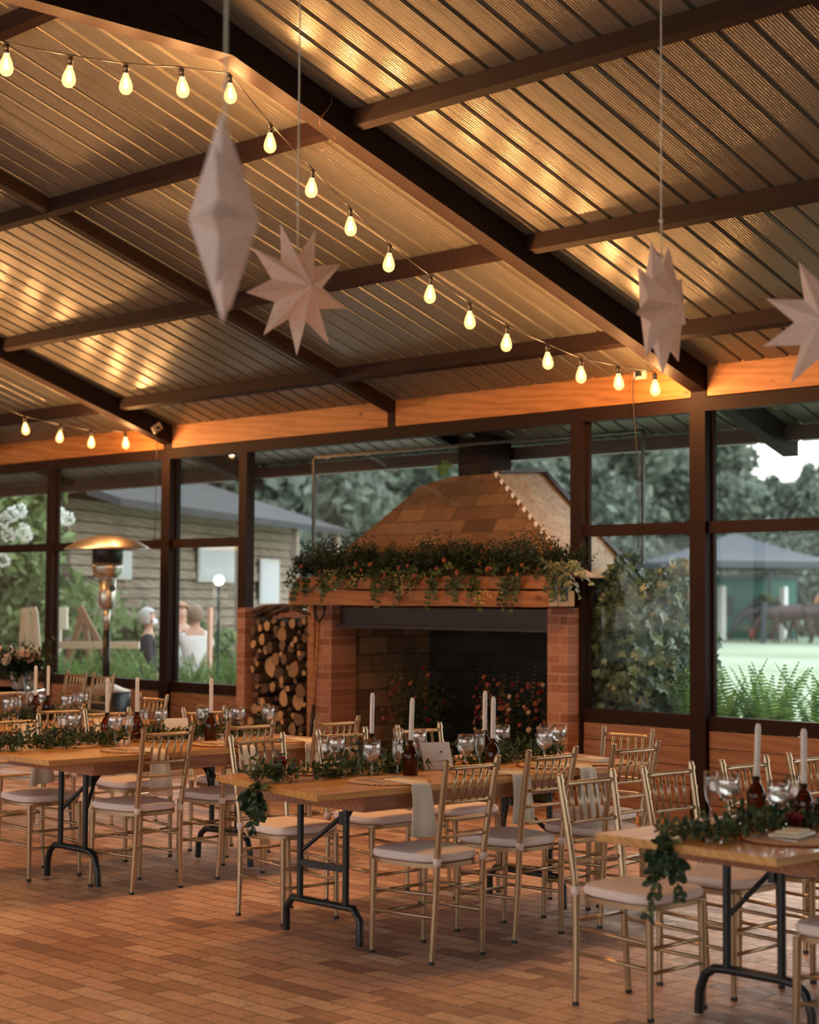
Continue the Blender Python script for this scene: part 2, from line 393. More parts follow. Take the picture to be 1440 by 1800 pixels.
# ------------------------------------------------------------------ setting: floor, roof, glazed wall
YW = 10.4                       # inner face of the glazed wall
RIDGE = 3.6
def roofz(y): return 3.33 + .344*(YW-y) if y >= RIDGE else 3.33 + .344*(YW-RIDGE) - .344*(RIDGE-y)

struct('floor', MB().span((-24, -4, -.2), (6, 10.6, 0)), mats['floor'])
struct('ground_lawn', MB().span((-160, 10.6, -.4), (60, 170, -.1)), mats['lawn'])
struct('ground_lawn', MB().span((-160, -60, -.42), (-24, 10.6, -.1)), mats['lawn'])
struct('ground_lawn', MB().span((6, -60, -.42), (60, 10.6, -.1)), mats['lawn'])
struct('ground_path', MB().span((-24, 11.9, -.1), (-15.2, 14.2, -.06)), mats['gravel'])

# unseen back and end walls, added to cut daylight inside the hall
bw = MB().span((-24, -4.1, 0), (6, -4.0, .5)).span((-24, -4.1, roofz(-4.0)-.3), (6, -4.0, roofz(-4.0)-.01))
x_ = -24
while x_ < 6.1: bw.span((x_-.07, -4.12, .9), (x_+.07, -3.98, 2.8)); x_ += 3.29
struct('wall_back', bw, mats['plank'])
gb = [(-4.0, 0), (YW, 0), (YW, roofz(YW)-.01), (RIDGE, roofz(RIDGE)-.01), (-4.0, roofz(-4.0)-.01)]
struct('wall_right', MB().prism(gb, 6.0, 6.1, lambda y, z, xx: (xx, y, z)), mats['plank'])
struct('wall_left_added', MB().prism(gb, -24.1, -24.0, lambda y, z, xx: (xx, y, z)), mats['plank'])

# ribbed ceiling: pans with upstanding ribs
xs = []; x = -24.0
while x < 6.0:
    xs += [(x, 0), (x+.007, .020), (x+.030, .020), (x+.037, 0)]; x += .2
def sheet(y0, y1):
    m = MB(); vs = [(x, y0, roofz(y0)+h) for x, h in xs]+[(x, y1, roofz(y1)+h) for x, h in xs]; n = len(xs)
    return m.add(vs, [(i, i+1, n+i+1, n+i) for i in range(n-1)])
struct('ceiling', sheet(RIDGE, 11.72), mats['sheet'])
struct('ceiling', sheet(-4.0, RIDGE-1e-4), mats['sheet'])

def rafter(x, w, h, y0=RIDGE, y1=11.56):
    m = MB(); fn = lambda y, z, xx: (xx, y, z)
    m.prism([(y0, roofz(y0)-.005), (y1, roofz(y1)-.005), (y1, roofz(y1)-h), (y0, roofz(y0)-h)], x-w/2, x+w/2, fn)
    ya = 2*RIDGE-y1+3.0
    m.prism([(y0, roofz(y0)-.005), (y0, roofz(y0)-h), (-3.6, roofz(-3.6)-h), (-3.6, roofz(-3.6)-.005)], x-w/2, x+w/2, fn)
    return m
TRIM = [0]
def trim(mb, m, **k):
    TRIM[0] += 1; return struct('trim_%d' % TRIM[0], mb, m, **k)
MAIN = (-20.95, -14.36, -7.772, -1.2)
MIDR = (-17.65, -11.072, -4.5)
for x in MAIN:
    m = rafter(x, .137, .185)
    # collar plate: closed web between the two rafters, its soffit level
    zt = 4.668; ye = YW - (zt+.185-3.33)/.344
    m.prism([(ye, zt), (ye, zt+.02), (RIDGE+.25, roofz(RIDGE+.25)-.2), (RIDGE-.25, roofz(RIDGE-.25)-.2), (2*RIDGE-ye, zt+.02), (2*RIDGE-ye, zt)], x-.05, x+.05, lambda y, z, xx: (xx, y, z))
    m.span((x-.0684, 2*RIDGE-ye, zt-.003), (x+.0684, ye, zt+.05))
    trim(m, mats['steel'])
for x in MIDR: trim(rafter(x, .09, .10), mats['steel'])
for y in (5.33, 6.88, 8.42, 9.72, 2.1, .6, -.9, -2.4):
    ends = sorted([-24]+[a for a in MAIN]+[6])
    m = MB()
    for a, b in zip(ends[:-1], ends[1:]):
        z1, z2 = roofz(y), roofz(y+.06)
        m.prism([(y, z1-.004), (y, z1-.105), (y+.06, z2-.105), (y+.06, z2-.004)], a+.07, b-.07, lambda yy, zz, xx: (xx, yy, zz))
    trim(m, mats['steel'])
m = MB(); m.span((-24, 11.38, roofz(11.45)-.115), (6, 11.44, roofz(11.44)-.005)); trim(m, mats['steel_out'])

# orange timbers above the header, one per bay
edges = sorted([(x, .07) for x in MAIN]+[(x, .045) for x in MIDR])
for (a, wa), (b, wb) in zip(edges[:-1], edges[1:]):
    o = trim(MB().span((a+wa+.005, YW-.02, 3.112), (b-wb-.005, YW+.03, 3.36)), mats['beam'], bevel=.004)
# short stub posts between header and mid rafters
for x in MIDR: trim(MB().span((x-.04, YW-.02, 3.105), (x+.04, YW+.06, 3.30)), mats['steel'])
trim(MB().span((-24, YW-.02, 3.005), (6, YW+.08, 3.105)), mats['steel'])
# posts
posts_main = [(x, .07) for x in MAIN]; posts_mid = [(-16.53, .055), (-13.14, .06), (-8.955, .06), (-5.6, .055), (-19.0, .055)]
for x, w in posts_main: trim(MB().span((x-w, YW-.04, 0), (x+w, YW+.10, 3.004)).span((x-w, YW-.02, 3.106), (x+w, YW+.08, 3.20)), mats['steel'])
for x, w in posts_mid: trim(MB().span((x-w, YW-.02, 0), (x+w, YW+.08, 3.004)), mats['steel'])
# one window per bay: frame, lower and upper pane
px_all = sorted(posts_main+posts_mid); WN = 0
for (a, wa), (b, wb) in zip(px_all[:-1], px_all[1:]):
    x0, x1 = a+wa, b-wb
    if abs(a+13.14) < .01: continue        # the fireplace bay
    WN += 1
    w = MB().span((x0, YW, .68), (x1, YW+.07, .78)).span((x0, YW, 2.11), (x1, YW+.06, 2.197))
    for xx in (x0, x1-.018): w.span((xx, YW+.04, .781), (xx+.018, YW+.075, 2.109)).span((xx, YW+.04, 2.198), (xx+.018, YW+.075, 3.004))
    f = struct('window_%d' % WN, w, mats['steel'])
    for z0, z1, nm in ((.782, 2.108, 'lower_pane'), (2.199, 3.003, 'upper_pane')):
        p = MB().span((x0+.005, YW+.050, z0), (x1-.005, YW+.054, z1)).build(nm, mats['pane'], f)
    # plank dado below the sill
    d = MB(); z = 0.0; k = 0
    while z < .67:
        h = min(.136, .676-z); cuts = [x0+.004]+([x0+(x1-x0)*rnd(.3, .7)] if (x1-x0) > 1 else [])+[x1-.004]
        for q0, q1 in zip(cuts[:-1], cuts[1:]): d.span((q0, YW+rnd(0, .004), z+.002), (q1-.003, YW+.04, z+h-.003))
        z += .137; k += 1
    struct('wall_%s' % ['dado', 'panelling'][WN % 2], d, mats['plank'])

# chimney glass screen in the fireplace bay, a thin frame set outside the posts
sc_ = MB(); YS = 10.72
sc_.span((-12.52, YS, .9), (-12.495, YS+.025, 2.95)).span((-8.585, YS, 1.9), (-8.56, YS+.025, 2.95)).span((-12.52, YS, 2.93), (-8.56, YS+.025, 2.955))
scr = sc_.build('glass_screen', mats['black']); tag(scr, 'thin black framed glass screen standing behind the fireplace hood', 'screen')
for xa, xb in ((-12.49, -11.45), (-11.44, -10.35)): MB().span((xa, YS+.010, 1.8), (xb, YS+.015, 2.928)).build('pane', mats['pane'], scr)

# ------------------------------------------------------------------ fireplace
fp = empty('fireplace', (-10.4, 10.25, 0), label='large brick fireplace with tan stone hood and wide dark mouth', cat='fireplace')
def L(x, y, z): return (x+10.4, y-10.25, z)       # world -> fireplace coordinates
m = MB().span(L(-9.137, 10.25, 0), L(-8.925, 10.40, 1.555)); o = m.build('brick_pier', mats['brick'], fp, bevel=.004)
m = MB().span(L(-11.985, 10.25, 0), L(-11.69, 10.55, 1.555)); m.build('brick_pier', mats['brick'], fp, bevel=.004)
MB().span(L(-11.985, 10.225, 0), L(-11.90, 10.248, 1.555)).build('pier_board', mats['mantel'], fp)
MB().span(L(-9.14, 10.56, 0), L(-8.98, 11.6, 1.78)).build('side_wall', mats['brick_side'], fp)
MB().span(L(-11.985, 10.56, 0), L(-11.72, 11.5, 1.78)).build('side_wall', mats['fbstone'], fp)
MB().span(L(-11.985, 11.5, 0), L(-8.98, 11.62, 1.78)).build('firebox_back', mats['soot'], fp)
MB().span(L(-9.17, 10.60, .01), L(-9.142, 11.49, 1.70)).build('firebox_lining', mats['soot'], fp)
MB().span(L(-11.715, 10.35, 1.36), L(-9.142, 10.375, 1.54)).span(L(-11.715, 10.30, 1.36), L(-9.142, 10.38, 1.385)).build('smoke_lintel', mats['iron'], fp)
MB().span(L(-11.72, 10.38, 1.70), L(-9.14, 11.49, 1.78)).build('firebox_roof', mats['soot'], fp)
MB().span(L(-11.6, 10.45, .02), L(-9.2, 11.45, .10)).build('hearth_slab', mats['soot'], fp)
# mantel: two stacked rough timbers
mt = MB(); seg = 18
for zz0, zz1, yy0, xa, xb in ((1.562, 1.688, 10.0, -11.98, -8.90), (1.70, 1.80, 10.03, -11.92, -8.93)):
    vs = []
    for i in range(seg+1):
        x = xa+(xb-xa)*i/seg; e1, e2, e3 = rnd(-.006, .006), rnd(-.008, .006), rnd(-.006, .006)
        vs += [L(x, yy0+e1, zz0+e2*.5), L(x, 10.30, zz0), L(x, 10.30, zz1), L(x, yy0+e3, zz1+e2)]
    fs = [(0, 1, 2, 3), tuple(seg*4+k for k in (3, 2, 1, 0))]
    for i in range(seg):
        for k in range(4): a = i*4+k; b = i*4+(k+1) % 4; fs.append((a, a+4, b+4, b))
    mt.add(vs, fs)
man = mt.build('mantel', mats['mantel'], fp, auto=35)
MB().span(L(-8.899, 10.005, 1.57), L(-8.893, 10.095, 1.685)).span(L(-8.899, 10.105, 1.57), L(-8.893, 10.29, 1.685)).build('beam_end', mats['endgrain'], man)
for yy in (10.06, 10.19): MB().span(L(-8.892, yy, 1.61), L(-8.886, yy+.022, 1.76)).build('iron_strap', mats['black'], man)
# hood: front face of stone courses, plastered right slope
def hood_pt(u, v): pass
A, B = Vector((-12.02, 10.28, 1.79)), Vector((-8.80, 10.28, 1.79))
C_, D_ = Vector((-10.32, 10.93, 2.70)), Vector((-10.84, 10.93, 2.70))
E_ = Vector((-11.20, 10.88, 2.63))
A2, B2 = Vector((-12.02, 10.95, 1.79)), Vector((-8.80, 10.95, 1.79)); C2, D2 = Vector((-10.32, 11.50, 2.74)), Vector((-10.84, 11.50, 2.74)); E2 = Vector((-11.2, 11.55, 2.66))
def lw(v): return tuple(L(*v))
from mathutils import noise as mnoise
front = MB(); rows, cols_ = 63, 150
pts = []
for r in range(rows+1):
    v = r/rows; z = 1.79+(2.70-1.79)*v
    # left outline: A -> E -> D, right outline: B -> C
    if z < E_.z: k = (z-A.z)/(E_.z-A.z); lft = A.lerp(E_, k)
    else: k = (z-E_.z)/(D_.z-E_.z); lft = E_.lerp(D_, k)
    rgt = B.lerp(C_, v)
    for c in range(cols_+1):
        p = lft.lerp(rgt, c/cols_); q = Vector((p.x, 10.28+(10.93-10.28)*v, z))
        rowi = int(z/.115); bump = .010*math.sin(rowi*12.9+int((p.x+40+(rowi % 2)*.18)/.36)*7.7)+.014*mnoise.noise(p*7)+.008*mnoise.noise(p*22)
        edge = 0 if c in (0, cols_) else 1
        q.y += -bump*edge
        if c == 0: q.x += .02*mnoise.noise(p*9)
        pts.append(lw(q))
n = cols_+1
front.add(pts, [(r*n+c, r*n+c+1, (r+1)*n+c+1, (r+1)*n+c) for r in range(rows) for c in range(cols_)])
front.build('stone_hood', mats['stone'], fp, auto=28)
h2 = MB()
rr, cc = 10, 12; pts = []
for r in range(rr+1):
    for c in range(cc+1):
        p = B.lerp(C_, r/rr).lerp(B2.lerp(C2, r/rr), c/cc); p += Vector((1, 0, .9)).normalized()*rnd(-.008, .008)*(0 < r < rr and 0 < c < cc); pts.append(lw(p))
h2.add(pts, [(r*(cc+1)+c, r*(cc+1)+c+1, (r+1)*(cc+1)+c+1, (r+1)*(cc+1)+c) for r in range(rr) for c in range(cc)])
h2.build('plaster_slope', mats['plaster'], fp, smooth=True)
h3 = MB(); h3.add([lw(v) for v in (A, E_, D_, C_, C2, D2, E2, A2, B2)], [(0, 1, 6, 7), (1, 2, 5, 6), (2, 3, 4, 5), (7, 6, 5, 4, 8)])
h3.build('hood_back', mats['plaster'], fp)
MB().bar(lw(C_+Vector((0, -.01, .012))), lw(C2+Vector((0, .02, .012))), .10, .02).bar(lw(C2+Vector((.01, .01, .01))), lw(B2+Vector((.01, .01, .01))), .05, .03).build('hood_edging', mats['iron'], fp)
fl = MB().span(L(-10.86, 11.0, 2.68), L(-10.53, 11.33, roofz(11.1)-.05)).build('flue', mats['steel'], fp)
MB().span(L(-10.862, 10.996, 2.80), L(-10.528, 11.334, 2.812)).build('seam', mats['steel'], fl)
# wood store wall
ws = MB().span((-13.0, 10.22, 0), (-12.88, 10.55, 1.525)).span((-12.88, 10.50, 0), (-12.0, 10.56, 1.50))
tag(ws.build('brick_wood_store', mats['brick']), 'low brick side wall and back enclosing the firewood niche', 'wood store')

# logs, each a thing
def log_obj(x, z, r, y0, ln, tilt=0):
    e = empty('firewood_log', (x, y0, z))
    n = 12; ph = rnd(0, 6); sq = rnd(.75, 1.0); ang = rnd(0, PI)
    prof = []
    for k in range(n):
        a = 2*PI*k/n; rr_ = r*(1+.07*math.sin(3*a+ph)+.04*math.sin(5*a)); px_, pz_ = rr_*math.cos(a), rr_*math.sin(a)*sq
        prof.append((px_*math.cos(ang)-pz_*math.sin(ang), px_*math.sin(ang)+pz_*math.cos(ang)))
    m = MB(); vs = [(a, 0, b) for a, b in prof]+[(a*1.03, ln*.5, b*1.03) for a, b in prof]+[(a, ln, b) for a, b in prof]
    fs = [(i, i+n, (i+1) % n+n, (i+1) % n) for i in range(n)]+[(i+n, i+2*n, (i+1) % n+2*n, (i+1) % n+n) for i in range(n)]+[tuple(range(2*n, 3*n))]
    m.add(vs, fs); m.build('bark', mats['bark'], e, auto=50)
    c = MB(); c.add([(0, -.003, 0)]+[(a*.93, 0, b*.93) for a, b in prof]+[(a, .006, b) for a, b in prof], [(0, i+1, (i+1) % n+1) for i in range(n)]+[(i+1, n+i+1, n+(i+1) % n+1, (i+1) % n+1) for i in range(n)])
    c.build('cut_end', mats['logend'], e)
    e.rotation_euler = (rnd(-.05, .05), 0, rnd(-.07, .07)+tilt)
    return tag(e, 'round split firewood log with pale sawn end stacked in the brick niche', 'log', 'firewood logs in the niche')
placed = []
tries = 0
big = [(-12.62, .98, .10), (-12.70, 1.07, .06), (-12.42, .93, .075), (-12.17, .97, .085), (-12.08, 1.0, .06), (-12.55, 1.16, .055), (-12.3, 1.06, .05), (-12.1, .78, .07), (-12.38, .70, .08), (-12.2, .68, .085), (-12.62, .78, .06), (-12.14, .52, .07), (-12.02+-.03, .55, .06)]
for x, z, r in big:
    if all(math.hypot(x-a, z-b) > (r+c)*.86 for a, b, c in placed): placed.append((x, z, r))
while tries < 9000 and len(placed) < 115:
    tries += 1; r = rnd(.028, .075) if tries < 4000 else rnd(.02, .04)
    x, z = rnd(-12.87+r, -12.0-r), rnd(r, 1.44-r*.6)
    if all(math.hypot(x-a, z-b) > (r+c)*.93 for a, b, c in placed): placed.append((x, z, r))
for x, z, r in placed: log_obj(x, z, r, 10.21+rnd(0, .12), .27)
for i in range(9):   # crooked sticks thrown on top
    x0 = rnd(-12.9, -12.3); z0 = 1.44+rnd(0, .06); ln = rnd(.4, .75)
    y0 = 10.22+rnd(0, .2)
    pts_ = [(x0+ln*k/5, y0+rnd(-.015, .015), z0+.10*math.sin(k*.7)*rnd(.3, .8)+.012*i*(k/5)) for k in range(6)]
    if pts_[-1][0] > -12.02: pts_ = [(p[0]-.15, p[1], min(p[2], 1.55)) for p in pts_]
    o = MB().tube(pts_, [.016, .017, .015, .014, .012, .009], 7).build('kindling_stick', mats['bark'], smooth=True)
    tag(o, 'crooked dry stick lying across the top of the stacked firewood', 'stick', 'sticks on the firewood')

# shovel leaning on the left pier
sh = empty('garden_shovel', (-11.80, 10.12, .02), label='long garden shovel with black D grip leaning on the brick pier beside the logs', cat='shovel')
m = MB().tube([(.01, 0, .42), (.015, .03, .9), (.02, .06, 1.38)], [.017, .016, .015], 10); m.build('shaft', mats['mantel'], sh, smooth=True)
m = MB().tube([(.02, .058, 1.30), (.02, .06, 1.38), (-.045, .065, 1.46), (-.048, .068, 1.53), (.088, .068, 1.53), (.085, .065, 1.46), (.02, .06, 1.38)], .011, 8)
m.build('grip', mats['black'], sh, smooth=True)
MB().tube([(.008, -.01, .22), (.01, 0, .50), (.012, .01, .66)], [.021, .02, .018], 10).build('socket', mats['black'], sh, smooth=True)
bl = MB(); vs = []; nx = 8; nz = 8
for j in range(nz+1):
    t_ = j/nz; w_ = .115*(1 if t_ > .35 else math.sin(min(1, t_/.35)*PI/2)**.7+.02)
    for i in range(nx+1):
        u = -1+2*i/nx; vs.append((u*w_+.006, .05*u*u-.012*(1-t_)-.02, .01+.33*t_))
bl.add(vs, [(j*(nx+1)+i, j*(nx+1)+i+1, (j+1)*(nx+1)+i+1, (j+1)*(nx+1)+i) for j in range(nz) for i in range(nx)])
o = bl.build('blade', mats['iron'], sh, smooth=True); sd = o.modifiers.new('s', 'SOLIDIFY'); sd.thickness = .004

# ------------------------------------------------------------------ flowers and foliage
def rose_mesh(name, m, r=1.0):
    b = MB()
    for ring, (rad, n, op) in enumerate(((.25, 3, .1), (.5, 5, .35), (.8, 6, .7), (1.0, 6, 1.1))):
        for k in range(n):
            a = 2*PI*k/n+ring*.5; d = Vector((math.cos(a)*op, math.sin(a)*op, 1.2-op*.5)).normalized()
            base = Vector((math.cos(a)*rad*.25, math.sin(a)*rad*.25, -.3))*r
            b.leaf(base, d, -Vector((math.cos(a), math.sin(a), 0))+Vector((0, 0, .3)), (.75+.2*ring)*r, (.8+.12*ring)*r, 'round', .35, -.1)
    return b.mesh(name, False, m)
ROSE = {k: rose_mesh('rose_'+k, mats[k]) for k in ('coral', 'blush', 'whitefl', 'deepred')}
def add_flower(parent, kind, p, r, name='rose', d=None):
    o = bpy.data.objects.new(name, ROSE[kind]); COL.objects.link(o); o.parent = parent
    o.location = p; o.scale = (r, r, r)
    d = d or (Vector((rnd(-.5, .7), -1, rnd(-.1, .8))))
    o.rotation_euler = Vector(d).to_track_quat('Z', 'Y').to_euler(); return o
def blob_leaves(mb, n, pos, size, L_, W_, kind='long', out=None, spread=1.0):
    for _ in range(n):
        p = Vector(pos) + Vector((rnd(-1, 1)*size[0], rnd(-1, 1)*size[1], rnd(-1, 1)*size[2]))
        d = rvec()*spread + (Vector(out) if out else Vector((0, 0, 0)))
        k = rnd(.65, 1.25); mb.leaf(p, d, rvec(), L_*k, W_*k, kind)
def sprig(mb, base, d, L_, n, lw_, ll, kind='long', droop=.3, stem=True):
    """a stem with paired leaves"""
    d = Vector(d).normalized(); p = Vector(base); pts_ = [p.copy()]; side = d.orthogonal().normalized()
    for i in range(n):
        d = (d+Vector((0, 0, -droop/n))+rvec()*.10).normalized(); p = p+d*(L_/n); pts_.append(p.copy())
        rot = Quaternion(d, rnd(0, PI)); s_ = rot @ side
        s_ = (s_-d*s_.dot(d)).normalized()
        for sg in (-1, 1):
            k = (1-.45*i/n)*rnd(.8, 1.15); mb.leaf(p, d*.7+s_*sg, d.cross(s_)*sg+rvec()*.3, ll*k, lw_*k, kind)
    if stem: mb.tube(pts_, .0022, 4, False)

# mantel garland
mg = empty('mantel_garland', (-10.4, 10.12, 1.83), label='thick garland of eucalyptus, dark greenery and coral roses draped along the mantel', cat='garland')
b = MB(); b2 = MB(); b3 = MB()
for i in range(520):
    x = rnd(-1.62, 1.66); z = rnd(-.03, .10); h = .13+.10*math.sin(x*2.1)**2+.06*math.sin(x*5+1)
    d = Vector((rnd(-.7, .7), rnd(-.8, .2), rnd(.15, 1.1)))
    sprig(b, (x, rnd(-.08, .12), z), d, h*rnd(.8, 1.4), 7, .022, .060, 'long', .2, False)
for i in range(80):
    x = rnd(-1.6, 1.7); sprig(b2, (x, rnd(-.14, 0), rnd(-.02, .07)), (rnd(-.6, .6), -.9, rnd(-.7, .3)), rnd(.12, .24), 5, .035, .042, 'round', .9)
for x in (-1.42, -1.30, -1.0, -.35, .30, .55, .75, 1.05, 1.12, 1.58, 1.68, 1.2, -.1):
    for q in range(2): sprig(b2, (x+rnd(-.03, .03), -.15, -.02), (rnd(-.3, .3), -.35, -1), rnd(.14, .30), 6, .046, .05, 'round', .5)
for x in (1.5, 1.6, 1.55, 1.66, 1.74, 1.80, 1.7, 1.72, 1.62):
    sprig(b3, (x-.1, -.12, .06), (1.0, -.3, rnd(-.5, .4)), rnd(.18, .34), 6, .05, .06, 'round', 1.0)
b.build('dark_foliage', mats['fir'], mg); b2.build('eucalyptus_foliage', mats['euc'], mg); b3.build('pale_foliage', mats['pale'], mg)
for x, z in ((-1.1, .02), (-.72, .05), (-.62, .08), (-.55, .03), (-.2, -.04), (-.27, -.02), (-.1, .04), (.02, .06), (.09, -.03), (.04, .0), (.43, .10), (.35, .03), (.58, .0), (.83, .07), (.93, .02), (1.15, .02), (1.28, .05), (1.24, -.02), (-1.35, .06), (-.45, .07)):
    add_flower(mg, 'coral', (x, -.17-rnd(0, .02), z), rnd(.012, .020))
bb = MB()
for cx, cz, n_, s_ in ((-.95, -.02, 16, .10), (-.62, -.06, 18, .10), (-.02, -.10, 36, .13), (.86, -.20, 34, .10)):
    bb = MB()
    for _ in range(n_): bb.lathe([(0, -.007), (.0065, -.002), (.0065, .003), (0, .007)], 6, (cx+rnd(-s_, s_), -.19+rnd(-.02, .02), cz+rnd(-s_, s_)*.6))
    o = bb.build('berry_foliage', mats['berry'], mg)


# felt heart bunting down the hood edge
bn = empty('heart_bunting', (-10.32, 10.9, 2.70), label='string of small white pennants down the corner of the stone hood', cat='bunting')
P0, P1 = C_+Vector((.02, -.03, .01)), B.lerp(C_, .22)+Vector((.02, -.04, .01)); o_ = Vector((-10.32, 10.9, 2.70))
MB().tube([tuple(P0.lerp(P1, k/10)-o_) for k in range(11)], .003, 5).build('cord', mats['linen'], bn)
for k in range(11):
    p = P0.lerp(P1, (k+.3)/11)-o_
    MB().prism([(-.011, 0), (.011, 0), (.014, -.022), (0, -.046), (-.014, -.022)], -.004, .004, lambda x, y, h, p=p: (p.x+x*.7-.005, p.y-.02+h+x*.6, p.z+y+.01)).build('pennant', mats['paper'], bn)

# two arrangements inside the firebox
def arrangement(name, c, size, label, fl, leafm, nfl, ll=.05):
    e = empty(name, c, label=label, cat='flowers'); b = MB(); b4 = MB()
    for i in range(170):
        a = rnd(0, 2*PI); u = rnd(.15, 1)**.6; d = Vector((math.cos(a)*size[0]*rnd(.2, 1), math.sin(a)*size[1]*rnd(.2, 1), size[2]*rnd(.3, 1.05)))
        base = d*rnd(.35, .7); sprig(b, base, d+rvec()*.15, d.length*.45, 7, ll*.35, ll, 'long', .15, False)
    for i in range(40):
        a = rnd(-PI, 0); d = Vector((math.cos(a)*size[0], math.sin(a)*size[1], size[2]*rnd(.3, 1.1)))*rnd(.8, 1.1)
        for q in range(5): b.leaf(d+rvec()*.035, rvec(), rvec(), .02, .012, 'long')
    MB().lathe([(.10, 0), (.13, .08), (.14, .20), (.12, .22)], 16).build('pot', mats['black'], e, smooth=True)
    b.build('foliage', leafm, e)
    for i in range(16):
        a = rnd(-PI, 0); d = Vector((math.cos(a)*size[0]*rnd(.5, 1), math.sin(a)*size[1]*.8, size[2]*rnd(.5, 1.0))); sprig(b4, d*.75, d+Vector((0, 0, .2)), d.length*.34, 9, .014, .024, 'long', .1, False)
    b4.build('yellow_foliage', mats['dimyellow'], e)
    for i in range(nfl):
        a = rnd(-PI, 0); el = rnd(.1, 1.25); d = Vector((math.cos(a)*size[0]*math.cos(el*.9), math.sin(a)*size[1], size[2]*(.25+.75*math.sin(el))))*rnd(.82, 1.05)
        add_flower(e, random.choice(fl), d, rnd(.010, .019), 'flower', (d.x, -1, .4))
    return e
arrangement('flower_arrangement', (-11.05, 10.75, .1), (.42, .3, .95), 'loose arrangement of deep red and orange flowers beside the firebox stone wall', ['deepred', 'coral', 'deepred'], mats['fir'], 26)
arrangement('flower_arrangement', (-9.85, 10.7, .1), (.50, .3, .90), 'rounded arrangement dotted with many small peach roses near the brick pier', ['coral', 'blush', 'coral', 'deepred'], mats['fir'], 80)
hg = empty('hearth_garland', (-10.2, 10.05, 0), label='mass of trailing dark greenery on the floor before the fireplace mouth', cat='greenery')
b = MB()
for i in range(150): sprig(b, (rnd(-1.3, 1.2), rnd(-.25, .12), rnd(.02, .25)), (rnd(-1, 1), rnd(-.8, .3), rnd(-.1, .8)), rnd(.2, .35), 6, .03, .075, 'long', .5, False)
b.build('foliage', mats['fir'], hg)

